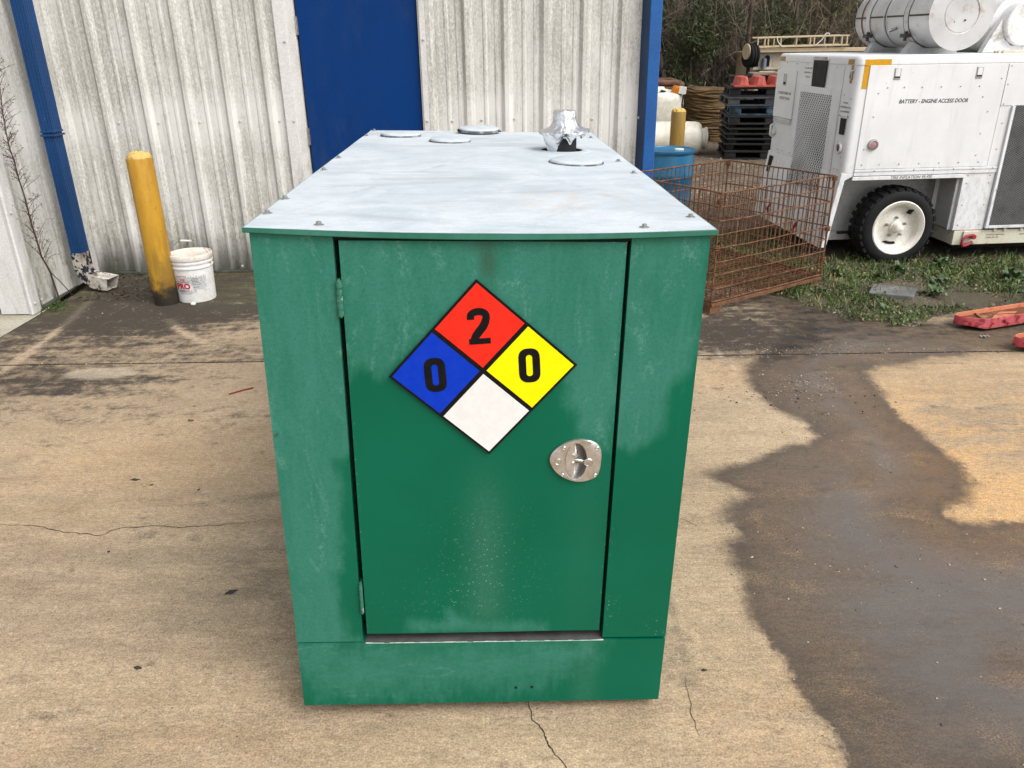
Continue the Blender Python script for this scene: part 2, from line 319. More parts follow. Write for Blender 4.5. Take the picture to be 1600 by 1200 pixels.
def siding_mat():
    M = Mat('white_siding', 0.5)
    fine = M.noise(26, 6, 0.72, (1.6, 1.6, 0.09)); st = M.noise(9, 5, 0.65, (1.2, 1.2, 0.12)); big = M.noise(1.5, 4, 0.6, (1.3, 1, 0.8)); sp = M.noise(95, 4, 0.75, (1, 1, 0.5)); sp2 = M.noise(30, 5, 0.7, (1,1,0.45))
    z = M.xyz()[2]
    # rain-washed band along the girt and near the eaves keeps the siding cleaner
    band = M.math('MULTIPLY', M.ramp(z, 0.86, 1.06), M.ramp(z, 1.36, 1.14))
    low = M.ramp(z, 0.42, 0.10)
    t = M.math('ADD', M.math('ADD', M.math('MULTIPLY', big, 0.36), M.math('MULTIPLY', st, 0.32)), M.math('MULTIPLY', sp2, 0.32))
    t = M.math('SUBTRACT', t, M.math('ADD', M.math('MULTIPLY', band, 0.075), M.math('MULTIPLY', low, 0.03)))
    base = M.mix(M.ramp(sp2, 0.3, 0.7), (0.64, 0.625, 0.595), (0.72, 0.71, 0.685))
    mild = M.math('MULTIPLY', M.ramp(t, 0.36, 0.56), M.ramp(M.math('ADD', M.math('MULTIPLY', sp, 0.62), M.math('MULTIPLY', fine, 0.38)), 0.34, 0.60))
    c = M.mix(M.math('MULTIPLY', mild, 0.76), base, (0.232, 0.228, 0.182))
    gm = M.math('MULTIPLY', M.math('MULTIPLY', M.ramp(z, 0.75, 0.0), M.ramp(t, 0.45, 0.6)), M.ramp(sp2, 0.42, 0.58))
    c = M.mix(M.math('MULTIPLY', gm, 0.75), c, (0.17, 0.155, 0.055))
    streak = M.math('MULTIPLY', M.ramp(fine, 0.56, 0.68), M.ramp(M.noise(3, 3, 0.5), 0.4, 0.6))
    c = M.mix(M.math('MULTIPLY', streak, 0.5), c, (0.24, 0.225, 0.17))
    M.col(c); M.bump(M.math('ADD', sp, M.math('MULTIPLY', M.noise(3, 2, 0.5), 3)), 0.06, 0.004); return M.m
m_siding = siding_mat()
m_trimwhite = paint('white_trim', (0.64, 0.63, 0.62), (0.55, 0.54, 0.52), 3, (1,1,0.3), grime=(0.33, 0.31, 0.24), gs=2.5, rough=0.45)
m_bluedoor = paint('blue_door_paint', (0.001, 0.033, 0.155), (0.001, 0.027, 0.130), 1.6, (1,1,.4), rough=0.5, bump=0.06, bs=30, grime=(.02, .045, .12), gs=1.5)
m_bluedoor.node_tree.nodes['Principled BSDF'].inputs['Specular IOR Level'].default_value = 0.12
m_bluepost = paint('bright_blue_paint', (0.020, 0.105, 0.33), (0.016, 0.085, 0.28), 2.5, rough=0.38)
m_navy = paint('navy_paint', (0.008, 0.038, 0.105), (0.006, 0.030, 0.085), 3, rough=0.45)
m_spout = paint('downspout_paint', (0.007, 0.050, 0.165), (0.007, 0.036, 0.105), 2, (1,1,0.4), rough=0.40, spot=(0.42, 0.40, 0.36), spot_s=28, spot_lo=0.735, spot_hi=0.75)
m_flake = paint('flaking_paint', (0.46, 0.42, 0.36), (0.24, 0.19, 0.14), 13, rough=0.6, spot=(0.010, 0.014, 0.030), spot_s=20, spot_lo=0.485, spot_hi=0.50)
m_elbow = paint('bare_elbow_paint', (0.66, 0.63, 0.58), (0.40, 0.34, 0.27), 12, rough=0.45, spot=(0.06, 0.045, 0.032), spot_s=22, spot_lo=0.54, spot_hi=0.62)
m_dark = paint('dark_gap', (0.012, 0.011, 0.010), rough=0.9, bump=0)
m_basetrim = paint('mossy_base_angle', (0.055, 0.062, 0.045), (0.10, 0.105, 0.085), 8, rough=0.7, spot=(0.06, 0.075, 0.02), spot_s=14)
m_steel = paint('zinc_steel', (0.42, 0.41, 0.39), (0.30, 0.29, 0.27), 30, rough=0.38, metal=0.85)
m_screw = paint('screw_head', (0.62, 0.61, 0.59), (0.45, 0.43, 0.40), 60, rough=0.4)
m_crack = paint('crack_dirt', (0.035, 0.026, 0.018), (0.08, 0.06, 0.04), 40, rough=0.95)
m_sealant = paint('joint_filler', (0.022, 0.019, 0.016), (0.06, 0.05, 0.04), 30, rough=0.9, spot=(0.2, 0.16, 0.11), spot_s=55, spot_lo=0.6, spot_hi=0.66, bump=0.5, bs=60)

# ================================================================== ground
def slab_attrs(me, P):
    x, y = P[:, 0], P[:, 1]
    G = lambda cx, cy, rx, ry: np.exp(-(((x-cx)/rx)**2 + ((y-cy)/ry)**2))
    attr(me, 'wet', sdf(P, WET)); attr(me, 'damp', sdf(P, DAMP))
    orange = 0.95*sm(x, 1.25, 1.9)*G(2.1, 3.0, 1.1, 0.85) + 0.75*G(1.9, 2.4, 0.8, 0.5) + 0.35*G(0.9, 1.5, 0.5, 0.4) + 0.30*G(-1.6, 2.9, 0.7, 0.5)+0.25*G(-0.9, 1.2, 0.9, 0.5)+0.3*G(1.1, 3.75, .3, .2)
    attr(me, 'orange', np.clip(orange, 0, 1))
    left = sm(-x, 0.75, 1.15)
    d = left*(sm(y, 3.6, 4.5)*0.42 + sm(y, 4.4, 5.1)*0.78 - 0.45*G(-1.55, 4.75, 0.42, 0.35) - 0.2*G(-1.75, 5.2, .3, .2))
    d += 0.45*left*G(-2.6, 3.75, 0.9, 0.28) + 0.12*left*G(-1.9, 3.35, 1.3, 0.22)
    d += (1-left)*(0.32*sm(y, 3.9, 4.5)) + 0.45*G(1.30, 4.25, 0.45, 0.5)
    d -= 0.5*sum(np.exp(-(pdist(P, s)/0.026)**2)*0.6 for s in SCR)
    attr(me, 'dirt', np.where(x < -3.085, -0.15, np.clip(d, -0.2, 1.2)))
    attr(me, 'moss', np.clip(G(-1.6, 5.45, 0.5, 0.35)*0.9 + left*0.9*np.exp(-np.abs(x+3.02)/0.10)*sm(y, 4.6, 5.0) + 0.7*np.exp(-np.abs(y-5.9)/0.08)*left, 0, 1))
    attr(me, 'oil_shade', np.clip(0.9*G(-0.85, 2.12, 0.28, 0.22) + 0.75*G(-1.05, 2.62, 0.32, 0.09) + 0.5*G(-1.5, 2.2, 0.4, 0.22) + 0.5*G(-1.05, 1.85, .35, .08) + 0.55*G(-0.1, 1.52, 0.75, 0.06) + 0.4*G(0.75, 2.75, 0.12, 0.12)+0.55*G(0.75, 1.75, .12, .1)
         + 0.9*((np.abs(x) < 0.5) & (y > 1.6) & (y < 3.4)) + 0.45*G(.62, 3.2, .12, .5), 0, 1))  # oily stains plus painted shade beneath the cabinet and its front edge
    ring = sdf(P, [(-2.2+0.20*math.cos(a), 3.90+0.085*math.sin(a)) for a in np.linspace(0, 6.28, 24, endpoint=False)])
    pale = 0.75*sm(-ring, -0.01, 0.02) + sum(0.22*np.exp(-(pdist(P, s)/0.024)**2) for s in SCR) + 0.9*np.exp(-(pdist(P, LCRACK)/0.006)**2)
    attr(me, 'pale', np.clip(pale, 0, 1))
def slab(name, xs, ys, mat):
    me, P = grid_mesh(name, xs, ys)
    slab_attrs(me, P)
    # rounded arris and skirt
    o = link(name, me, mat, smooth=60)
    mb = MB(); x0, x1, y0, y1 = xs[0], xs[-1], ys[0], ys[-1]
    mb.add([(x0,y0,0),(x1,y0,0),(x1,y1,0),(x0,y1,0),(x0,y0,-.1),(x1,y0,-.1),(x1,y1,-.1),(x0,y1,-.1)], [(0,1,5,4),(1,2,6,5),(2,3,7,6),(3,0,4,7)])
    s = mb.build('slab_edge', m_sealant, o)
    o['kind'] = 'structure'; return o
xs1 = np.concatenate([[-12,-8,-5.5,-4.2], np.arange(-3.6, 3.6, 0.024), [4,5,7,10]])
slab('concrete_slab', xs1, np.concatenate([[-8,-5,-3,-1,0,.5], np.arange(0.8, 4.02, 0.024), [4.03]]), m_conc)
slab('concrete_slab', np.concatenate([np.arange(-3.08, 3.5, 0.03), [4,5,7,10]]), np.concatenate([np.arange(4.043, 5.93, 0.03), [6.1]]), m_conc)
slab('concrete_slab', np.concatenate([[-12,-8], np.arange(-5.4, -3.08, 0.05), [-3.088]]), np.concatenate([np.arange(4.043, 4.9, 0.05), [5.1]]), m_conc_pale)
jb = MB().box(-12, 10, 4.029, 4.044, -0.06, -0.006); jb.box(-3.0885, -3.0795, 4.043, 4.92, -0.06, -0.005)
tag(jb.build('joint_filler', m_sealant), kind='structure')

def strip(mb, pts, w, z, jit=0.25, sub=6):
    P = [Vector((*p, z)) for p in pts]; Q = []
    for a, b in zip(P[:-1], P[1:]):
        for k in range(sub): Q.append(a.lerp(b, k/sub))
    Q.append(P[-1]); L = len(Q); o = len(mb.v)
    seedv = random.random()*100
    for i, p in enumerate(Q):
        d = (Q[min(i+1, L-1)]-Q[max(i-1, 0)]).normalized(); n = Vector((-d.y, d.x, 0))
        p = p + n*(mnoise.noise(Vector((p.x*28, p.y*28, seedv)))*0.010 + mnoise.noise(Vector((p.x*110, p.y*110, seedv)))*0.004)
        e = min(1, 4*i/L, 4*(L-1-i)/L)*w*(0.35+1.0*abs(mnoise.noise(Vector((i*0.37, seedv, 0)))))+0.0004
        mb.v += [tuple(p+n*e), tuple(p-n*e)]
    for i in range(L-1): mb.f.append((o+2*i, o+2*i+1, o+2*i+3, o+2*i+2))
for k, line in enumerate(CRACKS):
    mb = MB(); strip(mb, line, (0.0022, 0.0022, 0.0008, 0.0007)[k], 0.0012)
    tag(mb.build('crack', m_crack), kind='structure')

SOIL = [(1.07, 6.0), (1.25, 5.72), (1.55, 5.42)] + EDGE + [(4.6, 5.0), (10.2, 5.0), (10.2, -9), (260, -9), (260, 260), (-260, 260), (-260, -9), (-12.5, -9), (-12.5, 9), (1.07, 9)]
gx = np.concatenate([[-260,-60,-20,-13,-12,-6,-2,0.5], np.arange(0.9, 4.6, 0.035), np.arange(4.7, 18, 0.5), [25,60,260]])
gy = np.concatenate([[-260,-60,-20,-9,-8,0,3.5], np.arange(4.3, 9, 0.035), np.arange(9.2, 24, 0.4), [30,60,260]])
def soil_z(P):
    d = sdf(P, SOIL); n = np.array([mnoise.noise(Vector((p[0]*4, p[1]*4, 0)))*0.6+mnoise.noise(Vector((p[0]*13, p[1]*13, 3)))*0.4 for p in P])
    far = (np.abs(P[:, 0]) > 30) | (np.abs(P[:, 1]) > 30)
    n2 = np.array([mnoise.noise(Vector((p[0]*6, p[1]*6, 9)))*0.05+mnoise.noise(Vector((p[0]*22, p[1]*22, 5)))*0.025 for p in P])
    d = d+n2
    return np.where(d > 0.03, -0.06, np.where(d > 0, -0.004, 0.004+sm(-d, 0, 0.12)*0.012+np.where(far, 0, n*0.016*sm(-d, 0.0, 0.25))))
me, P = grid_mesh('ground', gx, gy, soil_z)
GR = lambda x, y, cx, cy, rx, ry: np.exp(-(((x-cx)/rx)**2+((y-cy)/ry)**2))
attr(me, 'green', np.clip(sm(-P[:, 1], -6.9, -5.9)*sm(P[:, 0], 1.2, 1.8), 0, 1))
tag(link('ground', me, m_soil, smooth=180), kind='structure')

# ================================================================== the metal building
WY = 5.93
BLD = thing('warehouse_building', 'white ribbed metal building with blue door, trim and downspout behind the green cabinet', 'building', (0, WY, 0))
ribsL = [-3.164, -2.870, -2.575, -2.279, -1.987, -1.699]
ribsR = [-0.555+0.0, -0.290, -0.020, 0.251, 0.522, 0.783]
def profile(x0, x1, ribs):
    pts = [(x0, 0)]
    for r in ribs:
        for dx, h in ((-0.024,0),(0.0,.030),(.028,.030),(.056,0),(.118,0),(.128,.006),(.142,.006),(.152,0),(.198,0),(.207,.005),(.221,.005),(.230,0)):
            pts.append((r+dx, h))
    pts = [p for p in pts if x0-1e-6 <= p[0] <= x1+1e-6]
    out = []
    for p in sorted(pts, key=lambda q: q[0]):
        if not out or p[0]-out[-1][0] > 0.002: out.append(p)
    out.append((x1, 0)); return out
def siding_panel(x0, x1, ribs, z0, z1, parent, lap=0.0, loc=(0,0,0), rz=0):
    pr = profile(x0, x1, ribs); mb = MB()
    zs = np.linspace(z0, z1, 14)
    for z in zs:
        for x, h in pr: mb.v.append((x, -h-lap+mnoise.noise(Vector((x*2.3, z*1.1, 1.7)))*0.0045, z))
    n = len(pr)
    for j in range(len(zs)-1):
        for i in range(n-1):
            a = j*n+i; mb.f.append((a, a+1, a+n+1, a+n))
    o = mb.build('siding_panel', m_siding, parent, smooth=25, loc=loc, rot=(0,0,rz))
    so_ = o.modifiers.new('thick', 'SOLIDIFY'); so_.thickness = 0.0012; so_.offset = 0
    return o
ZT = 4.2
siding_panel(-3.32, -2.262, ribsL[:4], 0.018, ZT, BLD)
siding_panel(-2.300, -1.560, ribsL[3:], 0.018, ZT, BLD, lap=0.0016)
siding_panel(-0.600, 0.240, ribsR[:3], 0.018, ZT, BLD)
siding_panel(0.222, 0.930, ribsR[3:], 0.018, ZT, BLD, lap=0.0016)
siding_panel(-1.56, -0.60, [-1.4, -1.1, -0.8], 2.2, ZT, BLD)
# screws
def screw_mesh():
    mb = MB(); mb.lathe([(0.0, .0085), (.0042, .0085), (.0052, .0060), (.0052, .0030), (.0098, .0024), (.0104, 0)], 12, Matrix.Rotation(R(90), 4, 'X')); return mb
scr = screw_mesh().build('screw', m_screw, BLD, smooth=40)
first = True
for (x, z, h) in ([(x, 1.103+random.uniform(-.006,.006), 0.001) for x in (-3.031,-2.785,-2.502,-2.268,-2.208,-1.918,-1.637)] + [(x, 1.088+random.uniform(-.006,.006), .001) for x in (-0.40,-0.19,0.045,0.30,0.60,0.84)]
                + [(-2.74,.045,.001),(-2.45,.045,.001),(-2.63,.045,.001),(-2.36,.048,.001),(-2.06,.045,.001),(-1.86,.045,.001)]):
    o = scr if first else dup(scr, BLD); first = False
    o.location = (x, -h-0.0022, z)
# return wall (faces +X) with its corner trim and the flat jamb
RX = -3.115
siding_panel(-0.94, 0.0, [-0.70, -0.42, -0.13], 0.018, ZT, BLD, loc=(RX-0.115, 0, 0), rz=R(94.6))
mb = MB(); mb.prism([(RX-0.004, 4.905-WY), (RX+0.004, 4.915-WY), (RX+0.006, 5.005-WY), (RX-0.03, 5.03-WY), (RX-0.06, 4.93-WY)], 0.004, ZT, 'z')
mb.build('corner_trim', m_trimwhite, BLD, bevel=0.003)
MB().box(-3.326, RX-0.005, 4.918-WY, 4.96-WY, 0.006, ZT).build('jamb_panel', m_trimwhite, BLD, bevel=0.003)
MB().box(-6.5, -3.345, 4.985-WY, 5.02-WY, 0.005, ZT).build('side_door', paint('dark_red_door', (0.055, 0.012, 0.014)), BLD, bevel=0.003)
MB().box(-3.344, -3.327, 5.0-WY, 5.02-WY, 0.005, ZT).build('door_gap', m_dark, BLD)
for z in (0.072, 0.66, 1.3): 
    o = dup(scr, BLD); o.location = (RX+0.0085, 4.945-WY, z); o.rotation_euler = (0, 0, R(90))
for yy in (5.10, 5.22, 5.40):
    o = dup(scr, BLD); o.location = (RX-0.026-.08*(yy-4.95), yy-WY, .05); o.rotation_euler = (0, 0, R(94.6))
# base angle
mb = MB(); mb.box(RX-0.02, -1.44, -0.035, 0.03, 0.001, 0.016); mb.box(-0.60, 0.95, -0.035, 0.03, 0.001, 0.016); mb.prism([(RX-.03, 4.99-WY), (RX+.012, 4.99-WY), (RX-.062, -.036), (RX-.11, -.036)], 0.001, 0.016, 'z')
mb.build('base_angle', m_basetrim, BLD, bevel=0.002)
# blue door
DO = MB().box(-1.437, -0.617, 0.012, 0.052, 0.02, 2.13).build('door', m_bluedoor, BLD, bevel=0.003)
for z in (1.66, 0.93, 0.25):
    mb = MB(); mb.cyl((-1.444, -0.006, z), (-1.444, -0.006, z+0.115), 0.0075, n=10); mb.box(-1.456, -1.432, -.001, 0.011, z, z+0.115)
    for q in range(1, 5): mb.cyl((-1.444, -0.006, z+.023*q-.0012), (-1.444, -0.006, z+.023*q+.0012), 0.0083, n=10)
    mb.build('hinge', m_steel, DO, smooth=40)
mb = MB(); mb.box(-1.562, -1.449, -0.012, 0.06, 0.02, 2.2); mb.box(-0.611, -0.592, -0.012, 0.06, 0.02, 2.2); mb.box(-1.449, -0.611, -0.012, 0.06, 2.14, 2.2)
mb.box(-1.585, -1.505, -0.030, -0.0125, 0.02, 2.2)
mb.build('door_frame', m_trimwhite, BLD, bevel=0.003)
mb = MB(); mb.box(-.600, -.555, -0.026, -0.0125, 0.02, 2.2); mb.build('door_frame', m_trimwhite, BLD, bevel=0.003)
for x, z in ((-1.545+.02, 1.10), (-1.545+.02, 1.62), (-0.577, 1.088), (-0.577, 1.62)):
    o = dup(scr, BLD); o.location = (x, (-0.032 if x < -1 else -0.028), z)
# outer corner trim: navy return and bright blue face
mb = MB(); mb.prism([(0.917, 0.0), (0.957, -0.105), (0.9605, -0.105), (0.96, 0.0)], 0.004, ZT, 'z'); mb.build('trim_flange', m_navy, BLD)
mb = MB(); mb.prism([(0.9615, 0.004), (0.9615, -0.107), (1.040, -0.107), (1.062, 0.004)], 0.004, ZT, 'z'); mb.build('corner_post', m_bluepost, BLD, bevel=0.004)
o = dup(scr, BLD); o.location = (0.93, -0.03, 1.09)
# the rest of the shell
mb = MB(); mb.box(-6.5, -3.15, 5.1-WY, 8, 0.01, ZT-.01); mb.box(-3.14, 0.90, 0.07, 8, 0.01, ZT-.01); mb.box(0.905, 1.035, 0.03, 8, 0.01, ZT-.01)
mb.build('wall_shell', m_siding, BLD)
mb = MB(); mb.prism([(-6.8, ZT), (1.25, ZT), (1.25, ZT+.12), (-2.8, ZT+1.0), (-6.8, ZT+.12)], -0.12, 8.2, 'y'); mb.build('roof', paint('roof_metal', (0.35, 0.36, 0.37), rough=0.4), BLD)
# downspout
def rect_tube(mb, pts, wx, wd, side):
    side = Vector(side).normalized(); P = [Vector(p) for p in pts]; o = len(mb.v)
    for i, p in enumerate(P):
        d = (P[min(i+1, len(P)-1)]-P[max(i-1, 0)]).normalized(); n = d.cross(side).normalized(); s2 = n.cross(d)
        for a, b in ((-1,-1),(1,-1),(1,1),(-1,1)): mb.v.append(tuple(p + s2*a*wx/2 + n*b*wd/2))
    for i in range(len(P)-1):
        for k in range(4):
            a, b = o+4*i+k, o+4*i+(k+1) % 4; mb.f.append((a, b, b+4, a+4))
    return mb
DS = thing('downspout', None, None); DS.parent = BLD
def corrug(x0, x1, y0, y1):
    out = []; n = 7
    for i in range(n):
        t = i/n; out += [(x0+(x1-x0)*t, y0), (x0+(x1-x0)*(t+.5/n), y0), (x0+(x1-x0)*(t+.55/n), y0+.005), (x0+(x1-x0)*(t+.95/n), y0+.005)]
    out += [(x1, y0), (x1, y1), (x0, y1)]; return out
def spout(z0, z1, g=0.0):
    """corrugated rectangular pipe standing against the return wall"""
    x0, x1, y0, y1 = -3.083+g, -3.002-g, 5.445-WY+g, 5.560-WY-g
    fr = [(x0+(x1-x0)*t, y0+d) for k in range(4) for t, d in ((k/4, 0), ((k+.45)/4, 0), ((k+.55)/4, .005), ((k+.9)/4, .005))]
    sd3 = [(x1-d, y0+(y1-y0)*t) for k in range(5) for t, d in ((k/5, 0), ((k+.45)/5, 0), ((k+.55)/5, .005), ((k+.9)/5, .005))]
    mb = MB(); mb.prism(fr+sd3+[(x1, y1), (x0, y1)], z0, z1, 'z'); return mb
spout(1.095, ZT).build('spout_pipe', m_spout, DS, bevel=0.0015)
spout(0.262, 1.10, .003).build('spout_pipe', m_spout, DS, bevel=0.0015)
mb = MB(); mb.box(-3.087, -2.997, 5.440-WY, 5.566-WY, 1.086, 1.098); mb.box(-3.090, -2.993, 5.436-WY, 5.570-WY, 1.062, 1.075); mb.build('spout_collar', m_spout, DS, bevel=0.003)
mb = MB(); rect_tube(mb, [(-3.043, -.428, 0.275), (-3.043, -.428, 0.165), (-3.030, -.432, 0.120), (-3.000, -.438, 0.090), (-2.955, -.446, 0.072)], 0.108, 0.080, (0.1, 1, 0)); mb.build('spout_elbow', m_flake, DS, bevel=0.004)
mb = MB(); rect_tube(mb, [(-2.985, -.440, 0.082), (-2.93, -.452, 0.068), (-2.845, -.470, 0.055)], 0.122, 0.094, (0.2, 1, 0))
mb.v = [(p[0]+random.uniform(-.013, .013), p[1]+random.uniform(-.012, .012), p[2]+random.uniform(-.011, .011)) for p in mb.v]
o = mb.build('spout_outlet', m_elbow, DS); so_ = o.modifiers.new('t', 'SOLIDIFY'); so_.thickness = 0.004
mb = MB()
for k in range(6):
    dz = 0.020+k*0.0125; mb.bar((-2.965, -.506, dz+.012), (-2.852, -.530, dz), 0.003, 0.005)
mb.build('outlet_rib', m_elbow, DS)

# ================================================================== green cabinet
def green_mat(name, swirl=False):
    M = Mat(name, 0.4, 0, 0.18)
    ch = M.attr('chalk')
    wob = M.math('ADD', M.math('MULTIPLY', M.math('SUBTRACT', M.noise(14, 4, 0.6, (1.6, 1, 0.7)), 0.5), 0.05), M.math('MULTIPLY', M.math('SUBTRACT', M.noise(60, 3, 0.6, (1.5, 1, 0.5)), 0.5), 0.022))
    mask = M.ramp(M.math('ADD', ch, wob), -0.012, 0.030)
    if swirl: st = M.noise(7, 6, 0.68, (1.0, 1, 2.4), 1.6)
    else: st = M.noise(8, 6, 0.68, (2.6, 1, 0.55), 0.9)
    big = M.noise(3.2, 4, 0.6, (1.4, 1, 0.9)); fine = M.noise(330, 3, 0.7); fine2 = M.noise(120, 4, 0.75)
    am = M.math('ADD', M.math('MULTIPLY', st, 0.55), M.math('MULTIPLY', big, 0.45))
    amt = M.math('MULTIPLY', mask, M.ramp(am, 0.34, 0.64, 0.58, 1.0))
    amt = M.math('MULTIPLY', amt, M.ramp(M.math('ADD', M.math('MULTIPLY', fine, 0.5), M.math('MULTIPLY', fine2, 0.5)), 0.30, 0.66, 0.60, 1.22), True)
    brsh = M.math('MULTIPLY', M.math('MULTIPLY', mask, M.ramp(M.noise(7, 6, 0.72, (1.5, 1, 0.55) if not swirl else (0.6, 1, 2.2), 2.2), 0.52, 0.68)), M.ramp(fine2, 0.35, 0.65))
    clean = M.mix(M.ramp(M.noise(3, 3, 0.5), 0.3, 0.7), (0.0003, 0.098, 0.052), (0.0005, 0.112, 0.061))
    c = M.mix(amt, clean, (0.035, 0.174, 0.127))
    c = M.mix(M.math('MULTIPLY', brsh, 0.55), c, (0.110, 0.275, 0.225))
    # faint run of dried wash below the placard, and blown grit
    c = M.mix(M.math('MULTIPLY', M.attr('run'), M.ramp(fine2, 0.3, 0.7, 0.3, 0.6)), c, (0.085, 0.21, 0.15))
    sp = M.ramp(M.voro(42), 0.062, 0.035); c = M.mix(M.math('MULTIPLY', sp, M.ramp(M.noise(9, 3, 0.6), 0.60, 0.68, 0, 0.85)), c, (0.34, 0.48, 0.40))
    sp2 = M.ramp(M.voro(150), 0.20, 0.11); c = M.mix(M.math('MULTIPLY', sp2, M.math('MULTIPLY', M.attr('grit'), M.ramp(fine2, 0.45, 0.6))), c, (0.50, 0.62, 0.55))
    c = M.mix(M.attr('soot'), c, (0.030, 0.060, 0.035))
    M.col(c); M.rough(M.ramp(amt, 0, 1, 0.30, 0.62))
    M.bump(M.math('ADD', M.math('MULTIPLY', fine2, 0.5), M.noise(55, 3, 0.6)), 0.07, 0.004); return M.m
m_green = green_mat('green_paint'); m_green_base = green_mat('green_paint_swirled', True)
def plain_green(name, wear):
    M = Mat(name, 0.5)
    n = M.noise(5, 6, 0.7, (1, 1, 0.6), 0.8); c = M.mix(M.math('MULTIPLY', M.ramp(n, 0.30, 0.7), M.ramp(M.noise(140, 3, .7), .3, .7, .7, 1)), (0.003, 0.105, 0.060), (0.036, 0.17, 0.125))
    if wear: c = M.mix(M.ramp(M.noise(60, 4, 0.7), 0.56, 0.62), c, (0.30, 0.36, 0.31))
    M.col(c); return M.m
m_green_edge = plain_green('green_edge_paint', False); m_hinge = plain_green('worn_green_paint', True)
def lid_mat():
    M = Mat('chalked_lid_paint', 0.62)
    a = M.noise(4.5, 6, 0.65, (1, 1.1, 1), 1.4); b = M.noise(1.6, 4, 0.6, (1, 0.8, 1), 0.6); f = M.noise(210, 3, 0.7); sw = M.noise(16, 5, 0.65, (0.9, 2.6, 1), 1.8)
    t = M.math('ADD', M.math('ADD', M.math('MULTIPLY', a, 0.40), M.math('MULTIPLY', b, 0.35)), M.math('MULTIPLY', sw, 0.25))
    c = M.mix(M.ramp(t, 0.36, 0.62), (0.385, 0.44, 0.475), (0.555, 0.595, 0.625))
    c = M.mix(M.ramp(M.noise(2.6, 5, 0.65, (0.5, 1.6, 1), 1.0, (4,4,0)), 0.52, 0.70, 0, 0.75), c, (0.33, 0.375, 0.40))
    c = M.mix(1.0, c, M.ramp(f, 0.25, 0.75, 0.93, 1.06), 'MULTIPLY')
    c = M.mix(M.math('MULTIPLY', M.attr('rusty'), M.ramp(M.noise(24, 4, 0.7), 0.45, 0.7, 0, 0.7)), c, (0.56, 0.42, 0.30))
    c = M.mix(M.math('MULTIPLY', M.attr('scuff'), M.ramp(M.noise(6, 4, 0.7, (1,1,1), 0, (2,0,0)), 0.42, 0.62, 0.05, 0.75)), c, (0.24, 0.27, 0.28))
    c = M.mix(M.attr('edge'), c, (0.055, 0.21, 0.14))
    M.col(c); M.bump(M.math('ADD', M.math('MULTIPLY', f, 0.3), M.noise(26, 4, 0.6)), 0.05, 0.004); return M.m
m_lid = lid_mat()
m_ledge = paint('bare_grey_primer', (0.095, 0.092, 0.088), (0.06, 0.058, 0.055), 12, rough=0.6)
m_chip = paint('chipped_edge', (0.55, 0.62, 0.58), (0.30, 0.45, 0.38), 40, rough=0.6)
m_inside = paint('dark_interior', (0.010, 0.011, 0.011), rough=0.8, bump=0)

CW, CD, CH = 0.9123, 1.9231, 1.2256
CAB = thing('generator_cabinet', 'large green sheet metal cabinet with chalky white top and coloured hazard diamond on its door', 'cabinet',
            (-0.08644, 1.53772, 0.04), (-0.00559388, 0.0271413, 0.03063671))
def front_sheet(name, x0, x1, z0, z1, mat, chalk, run=None, grit=None, soot=None, hole=None, y=0.0, step=0.008, lip=0.018, parent=CAB, bow=0.0):
    """a sheet of the front: fine grid standing in the x-z plane, edges folded back"""
    xs = np.linspace(x0, x1, max(2, int((x1-x0)/step)+1)); zs = np.linspace(z0, z1, max(2, int((z1-z0)/step)+1))
    me, P = grid_mesh(name, xs, zs, keep=(None if hole is None else (lambda P: ((P[:, 0]-hole[0])/hole[2])**2+((P[:, 1]-hole[1])/hole[3])**2 > 1)))
    Q = P[:, :2].copy()
    co = np.stack([P[:, 0], np.full(len(P), y) + np.array([mnoise.noise(Vector((p[0]*2.2, p[1]*2.2, x0)))*bow for p in P]), P[:, 1]], 1)
    me.vertices.foreach_set('co', co.ravel().astype(np.float32))
    me.update()
    # edge returns
    bm = bmesh.new(); bm.from_mesh(me)
    ed = [e for e in bm.edges if e.is_boundary and all(abs(v.co.x-x0) < 1e-5 or abs(v.co.x-x1) < 1e-5 or abs(v.co.z-z0) < 1e-5 or abs(v.co.z-z1) < 1e-5 for v in e.verts)]
    r = bmesh.ops.extrude_edge_only(bm, edges=ed); nv = [g for g in r['geom'] if isinstance(g, bmesh.types.BMVert)]
    bmesh.ops.translate(bm, verts=nv, vec=(0, lip, 0))
    bmesh.ops.recalc_face_normals(bm, faces=bm.faces)
    bm.to_mesh(me); bm.free()
    n = len(me.vertices); c = np.empty(n*3, np.float32); me.vertices.foreach_get('co', c); c = c.reshape(-1, 3); Q = c[:, [0, 2]]
    attr(me, 'chalk', chalk(Q)); z_ = np.zeros(n)
    attr(me, 'run', run(Q) if run else z_); attr(me, 'grit', grit(Q) if grit else z_); attr(me, 'soot', soot(Q) if soot else z_)
    # outward normals
    o = link(name, me, mat, parent, smooth=30)
    return o
# core behind the front sheets, side walls and back
mb = MB(); mb.box(-CW/2+0.002, CW/2-0.002, 0.075, CD-0.002, 0.20, CH-0.030); CORE = mb.build('housing', m_green_edge, CAB)
mb = MB(); mb.box(-CW/2, -CW/2+0.0018, 0.019, CD, 0.197, CH-0.020); mb.box(CW/2-0.0018, CW/2, 0.019, CD, 0.197, CH-0.020); mb.build('side_panel', m_green_edge, CAB)
mb = MB(); mb.box(-0.2945, 0.2965, 0.045, 0.074, 0.2, CH-0.012); mb.build('door_recess', m_inside, CAB)
mb = MB(); mb.box(-0.290, 0.298, -0.0007, 0.0445, 0.1975, 0.1992); mb.build('sill_ledge', m_ledge, CAB)
mb = MB()
for k in range(40):
    x = -0.288+k*0.0147; mb.box(x, x+0.0150, -0.0034, -0.0022, 0.1964, 0.1976+random.uniform(-.0008, .0012)+(0.0012 if k in (0,1,39) else 0))
